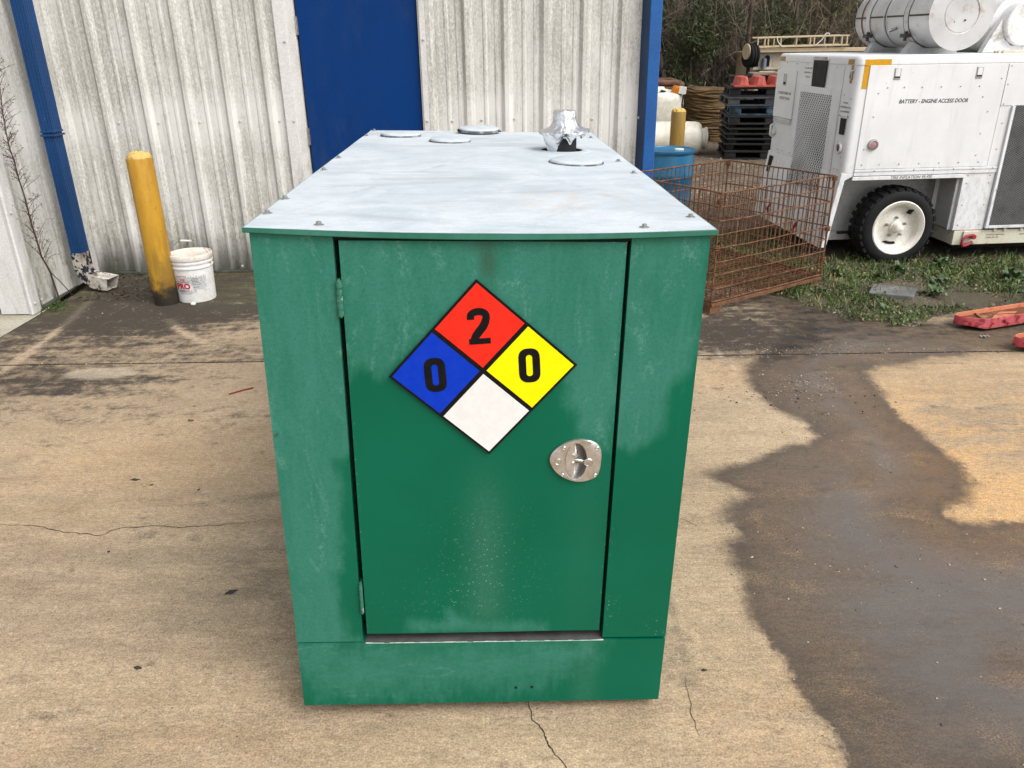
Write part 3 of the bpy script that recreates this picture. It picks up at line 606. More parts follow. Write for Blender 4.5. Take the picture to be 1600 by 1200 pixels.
mb.build('worn_sill_edge', m_chip, CAB)
G2 = lambda Q, cx, cy, rx, ry: np.exp(-(((Q[:, 0]-cx)/rx)**2+((Q[:, 1]-cy)/ry)**2))
front_sheet('left_panel', -CW/2, -0.2950, 0.2005, CH-0.014, m_green, lambda Q: np.minimum(sdf(Q, CLEANL), 0.3)-0.006*0, soot=lambda Q: 0.9*(pdist(Q, [(-.456,.7725),(-.446,.7690)]) < .0016)+0.8*(np.abs(Q[:,1]-0.7600) < .0022)*(Q[:,0] > -.4405)*(Q[:,0] < -.4210)*(np.sin(Q[:,0]*1400) > -.3), bow=0.0012)
front_sheet('right_panel', 0.2975, CW/2, 0.2035, CH-0.014, m_green, lambda Q: np.maximum(-sdf(Q, CHALKR), -sdf(Q, CHALKR2)-0.012),
            grit=lambda Q: np.clip(G2(Q, .44, 1.185, .05, .03) + G2(Q, .315, .30, .02, .035)+G2(Q, .435, .235, .03, .03)*1.1 + 0.5*np.exp(-((Q[:,0]-.3)/.006)**2)*sm(-Q[:,1], -.75, -.5), 0, 1), bow=0.0012)
DOOR = front_sheet('cabinet_door', -0.2838, 0.2885, 0.2245, 1.1975, m_green, lambda Q: np.maximum(-sdf(Q, CHALKD), -sdf(Q, CHALKD2)-0.004),
            run=lambda Q: 0.55*np.exp(-((Q[:,0]-.006)/.045)**2)*sm(-Q[:,1], -.76, -.5)*sm(Q[:,1], .22, .3)+0.12*G2(Q, .24, .5, .05, .3),
            grit=lambda Q: np.clip(0.75*G2(Q, 0.0, .44, .10, .13)+.6*G2(Q, -.05, .33, .15, .06)+.5*np.exp(-((Q[:,1]-1.1985)/.004)**2)+.6*np.exp(-((np.abs(Q[:,0]-.002)-.286)/.002)**2), 0, 1), soot=lambda Q: 0.65*G2(Q, .010, 1.155, .017, .035)+.3*G2(Q, -.004, 1.19, .035, .015), hole=(0.2079, 0.7035, 0.0258, 0.0470), bow=0.0045)
BASE = front_sheet('base_plate', -CW/2+0.0006, CW/2-0.0006, 0.0, 0.1970, m_green_base, lambda Q: -sdf(Q, CHALKB)*0.32+0.008+0.02*G2(Q, -.43, .15, .05, .06), y=-0.0028, lip=0.0145,
            grit=lambda Q: np.clip(np.exp(-(Q[:,1]/.003)**2)*.8, 0, 1), run=lambda Q: .35*np.exp(-((Q[:,0]-.26)/.03)**2), bow=0.001)
mb = MB(); mb.box(-CW/2+0.001, CW/2-0.001, 0.0118, CD-.004, 0.0005, 0.1965); mb.build('base_frame', m_green_edge, CAB)
for x, z in ((0.0842, 0.0473), (0.1252, 0.0486)):
    mb = MB(); mb.cyl((x, -0.0034, z), (x, -0.0029, z), 0.0042, n=14); mb.build('drilled_hole', m_inside, CAB)
# skids that carry it
for x in (-0.34, 0.34):
    MB().box(x-0.05, x+0.05, 0.10, CD-0.1, -0.0395, -0.0005).build('skid', m_dark, CAB, bevel=0.004)
# hinges
for z0, z1, x, vis in ((1.043, 1.117, -0.2885, .011), (0.291, 0.3745, -0.2905, .008)):
    mb = MB(); n = 5; L = (z1-z0)/n
    for k in range(n): mb.cyl((x, -0.0045, z0+k*L+.0005), (x, -0.0045, z0+(k+1)*L-.0005), vis*0.55, n=14)
    mb.cyl((x, -0.0045, z0-.003), (x, -0.0045, z1+.004), vis*0.3, n=10)
    mb.box(x-.003, x+.003, -.002, .02, z0, z1)
    mb.build('hinge', m_hinge, DOOR, smooth=40)
# hazard diamond: vinyl print laid on the door
def vinyl(name, c, rough=0.32):
    M = Mat(name, rough, 0, 0.15)
    n = M.noise(45, 3, 0.6, (1,1,1)); M.col(M.mix(M.ramp(n, 0.3, 0.7), c, tuple(min(1, x*1.06+0.003) for x in c)))
    M.bump(M.noise(38, 3, 0.55, (1,1,1), 1.2), 0.10, 0.004); return M.m
v_blk = vinyl('black_vinyl', (0.0035, 0.0035, 0.004), 0.45); v_red = vinyl('red_vinyl', (0.74, 0.022, 0.010)); v_blu = vinyl('blue_vinyl', (0.0, 0.032, 0.43)); v_yel = vinyl('yellow_vinyl', (0.83, 0.72, 0.0)); v_wht = vinyl('white_vinyl', (0.68, 0.68, 0.67))
PL = bpy.data.objects.new('hazard_diamond', None); COL.objects.link(PL); PL.parent = DOOR
PL.location = (0.0007, -0.0026, 0.9222); PL.rotation_euler = (0, R(-3.9), 0)
def flat(pts, y0, y1, name, mat, parent):
    return MB().prism(pts, y0, y1, 'y').build(name, mat, parent)
h = 0.2000
flat([(0, -h), (h, 0), (0, h), (-h, 0)], -0.0012, 0.0, 'black_border', v_blk, PL)
def diamond(cx, cz, q): return [(cx, cz-q), (cx+q, cz), (cx, cz+q), (cx-q, cz)]
q = 0.0926
for cx, cz, mt, nm in ((0, .0998, v_red, 'red_field'), (-.0998, 0, v_blu, 'blue_field'), (.0998, 0, v_yel, 'yellow_field'), (0, -.0998, v_wht, 'white_field')):
    flat(diamond(cx, cz, q), -0.0018, -0.00125, nm, mt, PL)
def stad(w_, h_, n=10, p=2.6):
    r = w_/2; out = []
    for sx, sz, a0 in ((1, -1, -90), (1, 1, 0), (-1, 1, 90), (-1, -1, 180)):
        for k in range(n+1):
            a = R(a0+90*k/n); ca, sa = math.cos(a), math.sin(a)
            ex = math.copysign(abs(ca)**(2/p), ca); ez = math.copysign(abs(sa)**(2/p), sa)
            out.append((ex*r, sz*(h_/2-r*1.05)+ez*r*1.05))
    return out
def digit0(cx, cz):
    o_, i_ = stad(.0455, .0775), stad(.0135, .0480, p=2.2); n = len(o_); mb = MB()
    for y in (-.0023, -.00185):
        for p in o_+i_: mb.v.append((cx+p[0], y, cz+p[1]))
    for k in range(n):
        j = (k+1) % n
        mb.f += [(k, j, n+j, n+k), (2*n+k, 3*n+k, 3*n+j, 2*n+j), (k, 2*n+k, 2*n+j, j), (n+k, n+j, 3*n+j, 3*n+k)]
    return mb.build('zero_digit', v_blk, PL)
digit0(-.1015, -.0025); digit0(.0985, .0055)
def stroke2d(path, w_):
    L, Rr = [], []; n = len(path)
    for i in range(n):
        a = Vector(path[max(i-1, 0)]); b = Vector(path[min(i+1, n-1)]); d = (b-a).normalized(); nn = Vector((-d.y, d.x)); p = Vector(path[i])
        ww = w_[i] if isinstance(w_, list) else w_
        L.append(p+nn*ww/2); Rr.append(p-nn*ww/2)
    return L, Rr
def digit2(cx, cz):
    W_, H_ = .0455, .0775; mb = MB(); s = W_
    path = [(-.355*s, .0155), (-.355*s, .0205)]
    for k in range(0, 11):
        a = R(180-k*19); path.append((math.cos(a)*.353*s, .0225+math.sin(a)*.0095*1.04))
    path += [(.345*s, .0165), (.29*s, .0085), (.17*s, -.0015), (-.02*s, -.0115), (-.16*s, -.0195), (-.235*s, -.0265), (-.25*s, -.032)]
    ws = [.0152]*13+[.0156, .0166, .0172, .0172, .0168, .0162, .0160]
    ws = ws[:len(path)]
    L, Rr = stroke2d(path, ws); n = len(L)
    for y in (-.0023, -.00185):
        for p in L+Rr: mb.v.append((cx+p[0], y, cz+p[1]))
    for k in range(n-1):
        mb.f += [(k, k+1, n+k+1, n+k), (2*n+k, 3*n+k, 3*n+k+1, 2*n+k+1), (k, 2*n+k, 2*n+k+1, k+1), (n+k, n+k+1, 3*n+k+1, 3*n+k)]
    mb.box(cx-s*.5, cx+s*.49, -.00236, -.00188, cz-.03875, cz-.0262)
    return mb.build('two_digit', v_blk, PL)
digit2(-.0015, .0995)

# ------------------------------------------------------------------ paddle latch
m_ss = paint('stainless', (0.66, 0.64, 0.62), (0.50, 0.475, 0.45), 26, (1, 1, 1), rough=0.34, metal=0.92, bump=0.02)
m_ss2 = paint('polished_stainless', (0.66, 0.65, 0.63), (0.5, 0.49, 0.47), 40, rough=0.22, metal=1.0, bump=0)
LT = bpy.data.objects.new('paddle_latch', None); COL.objects.link(LT); LT.parent = DOOR
LPTS = [(0.148,0.7059),(0.1505,0.7207),(0.1607,0.7341),(0.178,0.748),(0.1943,0.7552),(0.2107,0.7591),(0.2333,0.757),(0.2515,0.7496),(0.2598,0.7402),(0.2642,0.7268),(0.2649,0.6998),(0.2618,0.6753),(0.2564,0.6629),(0.2387,0.654),(0.2207,0.6507),(0.1962,0.655),(0.1716,0.6676),(0.1565,0.6855)]
def smooth_loop(pts, it=2):
    for _ in range(it):
        out = []
        for a, b in zip(pts, pts[1:]+pts[:1]):
            out += [(a[0]*.75+b[0]*.25, a[1]*.75+b[1]*.25), (a[0]*.25+b[0]*.75, a[1]*.25+b[1]*.75)]
        pts = out
    return pts
outer = smooth_loop(LPTS); bc = (0.2079, 0.7035); brx, brz = 0.0248, 0.0455
def ang(p): return math.atan2((p[1]-bc[1])/brz, (p[0]-bc[0])/brx)
N = 72; op = []
oa = sorted([(ang(p), p) for p in outer])
for k in range(N):
    a = -math.pi+2*math.pi*k/N
    # interpolate outer outline at angle a
    lo = max([q for q in oa if q[0] <= a], default=(oa[-1][0]-2*math.pi, oa[-1][1])); hi = min([q for q in oa if q[0] > a], default=(oa[0][0]+2*math.pi, oa[0][1]))
    t = (a-lo[0])/max(hi[0]-lo[0], 1e-9); op.append((lo[1][0]+(hi[1][0]-lo[1][0])*t, lo[1][1]+(hi[1][1]-lo[1][1])*t))
ip = [(bc[0]+brx*math.cos(-math.pi+2*math.pi*k/N), bc[1]+brz*math.sin(-math.pi+2*math.pi*k/N)) for k in range(N)]
mb = MB()
rings = [([(p[0], 0.001, p[1]) for p in op])]
rings.append([(p[0], -0.0042, p[1]) for p in op])
def toward(t, y): return [(op[k][0]+(ip[k][0]-op[k][0])*t, y, op[k][1]+(ip[k][1]-op[k][1])*t) for k in range(N)]
rings += [toward(0.06, -0.0056), toward(0.85, -0.0062), toward(1.0, -0.0050)]
for f, y in ((0.97, 0.001), (0.90, 0.009), (0.74, 0.0165), (0.45, 0.021), (0.02, 0.0225)): rings.append([(bc[0]+(p[0]-bc[0])*f, y, bc[1]+(p[1]-bc[1])*f) for p in ip])
for rg in rings: mb.v += rg
for j in range(len(rings)-1):
    for k in range(N):
        a, b = j*N+k, j*N+(k+1) % N; mb.f.append((a, b, b+N, a+N))
mb.build('latch_plate', m_ss, LT, smooth=40)
for x, z in ((0.1799,0.7386),(0.2534,0.7376),(0.1795,0.6703),(0.2527,0.6687)):
    mb = MB(); Mx = Matrix.Translation((x, -0.0057, z)) @ Matrix.Rotation(R(90), 4, 'X')
    mb.lathe([(0.0016, -.0005), (.0018, .0012), (.0026, .0020), (.0040, .0012), (.0046, 0)], 14, Mx); mb.build('rivet', m_ss2, LT, smooth=60)
mb = MB(); Mx = Matrix.Translation((0.1676, -0.0058, 0.7038)) @ Matrix.Rotation(R(90), 4, 'X'); mb.lathe([(0, .0006), (.0052, .0006), (.0060, .0003), (.0068, .0012), (.0078, .0008), (.0080, 0)], 20, Mx); mb.build('blank_boss', m_ss2, LT, smooth=50)
mb = MB(); Mx = Matrix.Translation((0.2356, -0.0058, 0.702)) @ Matrix.Rotation(R(90), 4, 'X'); mb.lathe([(0, .0010), (.0066, .0010), (.0076, .0008), (.0085, .0022), (.0100, .0014), (.0104, 0)], 24, Mx); mb.box(0.2318, 0.2394, -.0072, -.0066, .6985, .7052); mb.build('lock_cylinder', m_ss2, LT, smooth=50)
mb = MB(); fl_ = [(bc[0]+brx*.955*math.cos(R(a)), bc[1]+brz*.955*math.sin(R(a))) for a in range(96, 265, 8)]
K_ = len(fl_)
for dy in (0, .0016): mb.v += [(p[0], -.0052+dy+(p[0]-(bc[0]-brx))/brx*.0075, p[1]) for p in fl_]
mb.f += [tuple(range(K_)), tuple(range(2*K_-1, K_-1, -1))]+[(i, i+K_, (i+1) % K_+K_, (i+1) % K_) for i in range(K_)]
mb.build('paddle_flap', m_ss, LT)
# folding T handle lying in the bowl
mb = MB(); mb.tube([(0.2010, .0050, .7052), (0.2079, .0020, .7048), (0.217, .0015, .7030), (0.2285, .0030, .7000)], [.0034, .0044, .0042, .0036], 12); mb.build('handle_bar', m_ss2, LT, smooth=60)
mb = MB(); mb.tube([(0.2070, .017, .7360), (0.2072, .012, .7240), (0.2076, .008, .7100), (0.2078, .010, .6940), (0.2080, .015, .6860)], [.0030, .0048, .0054, .0048, .0042], 14); mb.build('handle_stem', m_ss2, LT, smooth=60)
mb = MB(); mb.cyl((0.2073, .004, .7150), (0.2073, .004, .7180), .0085, n=16); mb.cyl((0.2079, .004, .6955), (0.2079, .004, .6980), .0085, n=16); mb.build('handle_collar', m_ss, LT, smooth=50)

# ------------------------------------------------------------------ lid
OV = 0.009; HX, HY, HR = 0.2755, 1.262, 0.0765
lx = np.linspace(-CW/2-OV, CW/2+OV, 64); ly = np.linspace(-OV, CD+OV, 118)
def lid_z(P):
    x, y = P[:, 0], P[:, 1]; u = x/(CW/2+OV); v = (y-CD/2)/(CD/2+OV)
    z = np.full(len(P), CH) - 0.0090*np.exp(-(y/0.10)**2)*(1-u**2) + 0.006*(1-np.maximum(np.abs(u), np.abs(v)))
    e = np.minimum(np.minimum(CW/2+OV-np.abs(x), y+OV), CD+OV-y)
    z -= np.where(e < 0.004, 0.0010, np.where(e < 0.018, 0.0002, 0))
    return z + np.array([mnoise.noise(Vector((a*3.1, b*3.1, 4)))*0.0022 for a, b in zip(x, y)])
lx = np.sort(np.concatenate([lx, [lx[0]+.003, lx[-1]-.003]])); ly = np.sort(np.concatenate([ly, [ly[0]+.003, ly[-1]-.003]]))
me, P = grid_mesh('lid_top', lx, ly, lid_z, keep=lambda P: np.hypot(P[:, 0]-HX, P[:, 1]-HY) > HR)
bm = bmesh.new(); bm.from_mesh(me)
ed = [e for e in bm.edges if e.is_boundary and all((abs(v.co.x-lx[0]) < 1e-5 or abs(v.co.x-lx[-1]) < 1e-5 or abs(v.co.y-ly[0]) < 1e-5 or abs(v.co.y-ly[-1]) < 1e-5) for v in e.verts)]
r = bmesh.ops.extrude_edge_only(bm, edges=ed); nv = [g for g in r['geom'] if isinstance(g, bmesh.types.BMVert)]
for vtx in nv: vtx.co.z -= 0.0095
bmesh.ops.recalc_face_normals(bm, faces=bm.faces); bm.to_mesh(me); bm.free()
n = len(me.vertices); c = np.empty(n*3, np.float32); me.vertices.foreach_get('co', c); c = c.reshape(-1, 3)
e_ = np.minimum(np.minimum(CW/2+OV-np.abs(c[:, 0]), c[:, 1]+OV), CD+OV-c[:, 1])
edge_ = np.clip((e_ < 0.0015)*0.85, 0, 1)
attr(me, 'edge', edge_)
crease = np.minimum(pdist(c, [(-.42, .10), (-.06, .98)]), pdist(c, [(.40, .16), (.12, .75)])); 
attr(me, 'scuff', np.clip(0.75*np.exp(-(crease/0.007)**2) + 0.8*np.exp(-((np.hypot(c[:, 0]-HX, c[:, 1]-HY)-.084)/.012)**2) + 0.45*np.exp(-((np.hypot((c[:,0]+.163)/.078, (c[:,1]-1.80)/.085))**6)) + .35*np.exp(-(((c[:,0]-.33)/.04)**2+((c[:,1]-.235)/.012)**2)), 0, 1))
BOLTS = ((-.4503,.1277),(-.3263,.0336),(-.4520,.298),(-.4469,.7534),(-.4493,1.0185),(-.4520,1.697),(-.4480,1.908),(.3266,.0297),(.4416,.1151),(.433,.7465),(.4308,1.0075),(.4331,1.7054))
attr(me, 'rusty', np.clip(sum(0.55*np.exp(-((c[:, 0]-bx)**2+(c[:, 1]-by)**2)/.018**2) for bx, by in BOLTS)+1.0*np.exp(-(((c[:, 0]-.22)/.15)**2+((c[:, 1]-.30)/.16)**2)), 0, 1))
LID = link('lid', me, m_lid, CAB, smooth=35)
# thick painted front flange of the lid
mb = MB(); xs = np.linspace(-CW/2-OV-.0006, CW/2+OV+.0006, 33)
for x in xs:
    q_ = max(0, 1-(x/(CW/2+OV))**2); zt = CH-0.0012-0.0090*q_; th_ = .0100+.0030*q_
    mb.v += [(x, -OV-.0022, zt), (x, -OV-.0026, zt-th_+.0016), (x, -OV-.0002, zt-th_), (x, -OV+.006, zt-th_+.0004)]
for i in range(32):
    for k in range(3): a = i*4+k; mb.f.append((a, a+1, a+5, a+4))
fl = mb.build('lid_flange', m_green_edge, LID, smooth=40)
mb = MB(); mb.box(-.2945, .2965, .004, .03, CH-.0265, CH-.0165); mb.build('lid_shadow_gap', m_inside, CAB)  # near-black strip paints the shade between lid flange and door
# hole with pressed rim and the dark inside
mb = MB(); Mz = Matrix.Translation((HX, HY, CH+0.0028))
mb.lathe([(.0705, -.03), (.0705, .0015), (.0730, .0030), (.0860, .0030), (.0985, -.0005), (.1000, -.004)], 48, Mz); mb.build('outlet_rim', m_lid, LID, smooth=50)
mb = MB(); mb.lathe([(0, -.028), (.0700, -.028), (.0703, .0005)], 40, Mz); mb.build('outlet_well', m_inside, LID)
m_groove_shade = paint('groove_shade', (.10, .095, .09), (.34, .35, .36), 22, rough=.9)  # dark ring colour paints the gap shade round each plug cap
# plug caps in the knock-outs
def cap(name, x, y, r, lift=0.0, tilt=0.0):
    mb = MB(); mb.lathe([(0, .0125), (r*.55, .0122), (r*.86, .0108), (r*.955, .0085), (r*.985, .0050), (r*.985, .0006)], 48)
    o = mb.build(name, m_lid, LID, smooth=35, loc=(x, y, CH+.0028+lift), rot=(R(tilt), 0, 0))
    mb = MB(); mb.lathe([(r*.98, .0030), (r*1.012, .0028), (r*1.028, .0020), (r*1.03, -.006)], 48); mb.build('cap_shade_ring', m_groove_shade, o)
    return o
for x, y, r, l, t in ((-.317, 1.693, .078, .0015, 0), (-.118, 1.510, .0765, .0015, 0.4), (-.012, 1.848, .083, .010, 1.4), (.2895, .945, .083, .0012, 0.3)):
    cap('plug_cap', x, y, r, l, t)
MB().tube([(-.092, 1.80, CH+.010), (-.096, 1.815, CH+.014), (-.091, 1.83, CH+.011)], .0045, 8).build('cap_clip', m_dark, LID); MB().tube([(.066, 1.82, CH+.012), (.078, 1.825, CH+.010)], .003, 6).build('cap_clip', m_dark, LID)
# bolts
def hexbolt():
    b = MB(); b.lathe([(0, .0012), (.0098, .0012), (.0104, .0006), (.0104, 0)], 24)
    b.prism([(.0056*math.cos(R(60*k+8)), .0056*math.sin(R(60*k+8))) for k in range(6)], .0012, .0068, 'z')
    b.lathe([(0, .0076), (.0030, .0076), (.0048, .0069)], 6)
    return b
m_bolt = paint('bolt_zinc', (0.36, 0.36, 0.35), (0.20, 0.195, 0.19), 90, rough=0.5, metal=0.6)
bolt0 = None
def lidz(x, y): return float(lid_z(np.array([[x, y, 0.]]))[0])
for x, y in BOLTS:
    o = hexbolt().build('hex_bolt', m_bolt, LID, smooth=30) if bolt0 is None else dup(bolt0, LID)
    bolt0 = bolt0 or o; o.location = (x, y, lidz(x, y)-.0002); o.rotation_euler = (0, 0, random.random())

# ------------------------------------------------------------------ exhaust stack capped with foil
EX = thing('exhaust_stack', 'black exhaust pipe capped with crumpled aluminium foil on top of the green cabinet', 'exhaust pipe', (0.1905, 2.795, 1.222), (0, 0, 0.2))
mb = MB(); mb.box(-.034, .034, -.034, .034, 0.0, .092); mb.build('pipe', paint('black_pipe', (0.022, 0.022, 0.024), (0.035, 0.033, 0.032), 20, rough=0.55), EX, bevel=.004)
def foil_mat():
    M = Mat('aluminium_foil', 0.22, 1.0); M.col((0.86, 0.86, 0.87)); M.bump(M.math('ADD', M.noise(60, 5, 0.65, (1,1,1), 1.0), M.math('MULTIPLY', M.voro(90, 'SMOOTH_F1'), 0.8)), 0.55, 0.006); return M.m
m_foil = foil_mat()
prof = [(0.0, .164), (.022, .165), (.034, .163), (.0385, .157), (.0390, .142), (.0395, .130), (.042, .122), (.050, .113), (.062, .106), (.074, .101), (.086, .097), (.0875, .095)]
mb = MB(); NA = 60
for j in range(NA):
    a = 2*math.pi*j/NA
    for k, (rr, z) in enumerate(prof):
        t = k/(len(prof)-1); fold = math.sin(a*7+1.3)*.5+math.sin(a*11+.4)*.35+math.sin(a*17)*.25
        nz = mnoise.noise(Vector((math.cos(a)*rr*60, math.sin(a)*rr*60, z*60)))
        rr2 = rr*(1+(.010+.08*t**3)*fold*.55)+nz*.0020*(k > 0); z2 = z+nz*.0022*(k > 0)+t**3*fold*.004
        mb.v.append((rr2*math.cos(a), rr2*math.sin(a), z2))
K = len(prof)
for j in range(NA):
    A, B = j*K, ((j+1) % NA)*K
    for k in range(K-1): mb.f.append((A+k, B+k, B+k+1, A+k+1))
# ragged apron hanging from the skirt
o_ = len(mb.v); M_ = 8
for j in range(NA+1):
    a = 2*math.pi*j/NA; jj = j % NA
    top = Vector(mb.v[jj*K+K-1])
    drop = .012+.008*math.sin(a*3+2.2)+.007*math.sin(a*5+1)+.062*math.exp(-((a-3.55)/.5)**2)+.034*math.exp(-((a-4.75)/.25)**2)
    drop = max(.008, drop)
    for k in range(1, M_+1):
        t = k/M_; nz = mnoise.noise(Vector((math.cos(a)*5, math.sin(a)*5, t*4)))
        sh = 1-.36*t + .05*math.sin(a*9+t*3)
        mb.v.append((top.x*sh+nz*.006, top.y*sh+nz*.005, top.z-drop*t+nz*.003))
for j in range(NA):
    A, B = o_+j*M_, o_+(j+1)*M_; ta, tb = j*K+K-1, ((j+1) % NA)*K+K-1
    mb.f.append((ta, tb, B, A))
    for k in range(M_-1): mb.f.append((A+k, B+k, B+k+1, A+k+1))
mb.build('foil_cap', m_foil, EX, smooth=45)

# ================================================================== bollards
def bollard_mat(name, ya, yb):
    M = Mat(name, 0.5); z = M.xyz()[2]
    n = M.noise(7, 5, 0.65, (1.6, 1.6, 0.35)); f = M.noise(38, 5, 0.7)
    c = M.mix(M.ramp(n, 0.35, 0.66), ya, yb)
    c = M.mix(M.ramp(f, 0.60, 0.70, 0, 0.7), c, (0.15, 0.085, 0.025))
    g = M.ramp(M.math('ADD', z, M.math('MULTIPLY', M.math('SUBTRACT', M.noise(16, 5, 0.7), 0.5), 0.26)), 0.19, 0.06)
    c = M.mix(M.math('MULTIPLY', M.ramp(z, 0.55, 0.1, 0, 0.6), M.ramp(n, 0.42, 0.58)), c, (0.16, 0.105, 0.025))
    c = M.mix(g, c, (0.022, 0.017, 0.010))
    M.col(c); M.bump(M.math('ADD', f, M.noise(110, 3, 0.6)), 0.12, 0.006); return M.m
m_boll = bollard_mat('worn_yellow_paint', (0.50, 0.27, 0.018), (0.36, 0.185, 0.014)); m_boll2 = bollard_mat('dull_yellow_paint', (0.30, 0.18, 0.025), (0.20, 0.125, 0.03))
m_bollcap = paint('flaking_yellow_concrete', (0.58, 0.40, 0.13), (0.50, 0.33, 0.09), 14, rough=0.8, spot=(0.17, 0.09, 0.04), spot_s=30, spot_lo=0.55, spot_hi=0.64, bump=0.5, bs=70)
def bollard(label, x, y, h, r, mt=None):
    b = thing('bollard', label, 'bollard', (x, y, 0), group='yellow steel bollards')
    mb = MB(); mb.lathe([(r*1.0, -.03), (r, .012), (r, h*.5), (r, h-.004), (r*.985, h), (r*.90, h+.0015)], 36); mb.build('post', mt or m_boll, b, smooth=50)
    mb = MB()
    prof = [(r*.955*math.cos(R(a)), h-.001+.042*math.sin(R(a))) for a in range(0, 91, 12)]
    mb.lathe(prof, 30)
    mb.v = [(p[0]+mnoise.noise(Vector(p)*34)*.007, p[1]+mnoise.noise(Vector(p)*31)*.006, p[2]+mnoise.noise(Vector(p)*40)*.013) for p in mb.v]
    mb.build('concrete_cap', m_bollcap, b, smooth=60); return b
bollard('yellow bollard with crumbling domed top standing beside the white bucket', -2.338, 5.152, 0.955, 0.0800)
bollard('yellow bollard standing behind the blue drum', 2.055, 10.0, 0.80, 0.088, m_boll2)

# ================================================================== bucket
m_bucket = paint('white_pail_plastic', (0.74, 0.73, 0.71), (0.62, 0.60, 0.56), 7, rough=0.42, spot=(0.30, 0.22, 0.14), spot_s=30, spot_lo=0.68, spot_hi=0.74)
m_lidp = paint('dirty_pail_lid', (0.70, 0.66, 0.60), (0.55, 0.46, 0.36), 9, rough=0.55, spot=(0.22, 0.13, 0.07), spot_s=16, spot_lo=0.60, spot_hi=0.70)
BK = thing('paint_bucket', 'white plastic bucket with lid and torn red and grey label against the yellow bollard', 'bucket', (-2.163, 5.245, 0), (0, 0, R(-6)))
mb = MB(); mb.lathe([(0, .004), (.112, .004), (.118, .0), (.1225, .004), (.1275, .15), (.1315, .225), (.1315, .232), (.1375, .234), (.1380, .243), (.1330, .2445), (.1332, .264), (.1395, .266), (.140, .276), (.1340, .277), (.1345, .300)], 48); mb.build('pail', m_bucket, BK, smooth=40)
mb = MB(); mb.lathe([(.1365, .288), (.1405, .288), (.1420, .292), (.1420, .318), (.1400, .3225), (.1330, .3225), (.1310, .316), (.126, .313), (0, .3145)], 48); mb.build('pail_lid', m_lidp, BK, smooth=40)
def label_mat():
    M = Mat('pail_label', 0.5); n = M.noise(60, 3, 0.6, (1, 1, 5)); a = M.noise(14, 4, 0.65)
    c = M.mix(M.ramp(n, 0.45, 0.6), (0.42, 0.42, 0.42), (0.56, 0.555, 0.55)); M.col(M.mix(M.ramp(a, 0.50, 0.58), c, (0.70, 0.69, 0.67))); return M.m
m_label = label_mat(); m_redprint = paint('red_print', (0.55, 0.018, 0.03), rough=0.5); m_greyprint = paint('grey_print', (0.10, 0.10, 0.11), rough=0.5)
def rad(z): return .1225+(z-.004)*(.1275-.1225)/.146+0.0006
def curved(mb, a0, a1, z0, z1, off=0.0, n=20):
    o = len(mb.v)
    for k in range(n+1):
        a = R(a0+(a1-a0)*k/n)
        for z in (z0, z1): mb.v.append(((rad(z)+off)*math.cos(a), (rad(z)+off)*math.sin(a), z))
    for k in range(n): mb.f.append((o+2*k, o+2*k+2, o+2*k+3, o+2*k+1))
mb = MB(); curved(mb, -140, -28, .075, .200); mb.build('paper_label', m_label, BK, smooth=60)
def text_mesh(s, size, mat, parent, M4, bold=0.0, shear=0.0, ext=0.0003, xs=1.0, name='lettering', align='CENTER', wrap=None):
    c = bpy.data.curves.new(name, 'FONT'); c.body = s; c.size = size; c.offset = bold; c.shear = shear; c.extrude = ext; c.align_x = align; c.align_y = 'CENTER'; c.resolution_u = 3
    o = bpy.data.objects.new(name, c); COL.objects.link(o); dg = bpy.context.evaluated_depsgraph_get()
    me = bpy.data.meshes.new_from_object(o.evaluated_get(dg)); bpy.data.objects.remove(o)
    me.transform(Matrix.Diagonal((xs, 1, 1, 1)))
    if wrap:  # bend round a pail: (angle of the text centre, height)
        a0, zc = wrap
        for v in me.vertices:
            z = zc+v.co.y; r_ = rad(z)+.0008+v.co.z; a = a0+v.co.x/rad(z); v.co = (r_*math.cos(a), r_*math.sin(a), z)
    else: me.transform(M4)
    me.materials.clear(); me.materials.append(mat); me.name = name
    o = bpy.data.objects.new(name, me); COL.objects.link(o); o.parent = parent; return o
text_mesh('PRO', .052, m_redprint, BK, None, bold=.0022, wrap=(R(-100), .118))
mb = MB(); curved(mb, -118, -84, .187, .1905, .0006); mb.build('red_band', m_redprint, BK)
mb = MB()
for a0, a1, z0, z1 in ((-104,-102.5,.155,.171),(-103,-98,.168,.171),(-99,-97.5,.157,.171),(-107,-104,.155,.158),(-96,-94,.155,.171),(-96,-91.5,.155,.158),(-93,-91.5,.155,.171)): curved(mb, a0, a1, z0, z1, .0007, 4)
mb.build('red_emblem', m_redprint, BK)
mb = MB()
for k, (a0, a1, z) in enumerate(((-124,-80,.146),(-70,-45,.170),(-72,-50,.160),(-70,-44,.150),(-71,-48,.140),(-69,-46,.128),(-122,-82,.088),(-118,-90,.081),(-70,-52,.110),(-112,-75,.066))):
    a = a0
    while a < a1:
        wd = random.uniform(1.2, 3.2); curved(mb, a, min(a+wd, a1), z, z+.0045, .0006, 2); a += wd+random.uniform(.6, 1.6)
tag(mb.build('small_print', m_greyprint, BK), kind='stuff')
mb = MB()
pts = [(-.143*math.cos(R(t)), -.008-.015*math.sin(R(t)), .272+.138*math.sin(R(t))) for t in range(0, 181, 9)]
mb.tube(pts, .0019, 6); mb.build('wire_handle', m_steel, BK, smooth=60)
mb = MB(); mb.tube([(-.036, -.0228, .4065), (.036, -.0228, .4065)], .0062, 10); mb.build('handle_grip', m_bucket, BK, smooth=50)
mb = MB()
for s in (-1, 1): MB().cyl((s*.1385, -.008, .272), (s*.1475, -.008, .272), .011, n=14).build('handle_lug', m_bucket, BK, smooth=40)
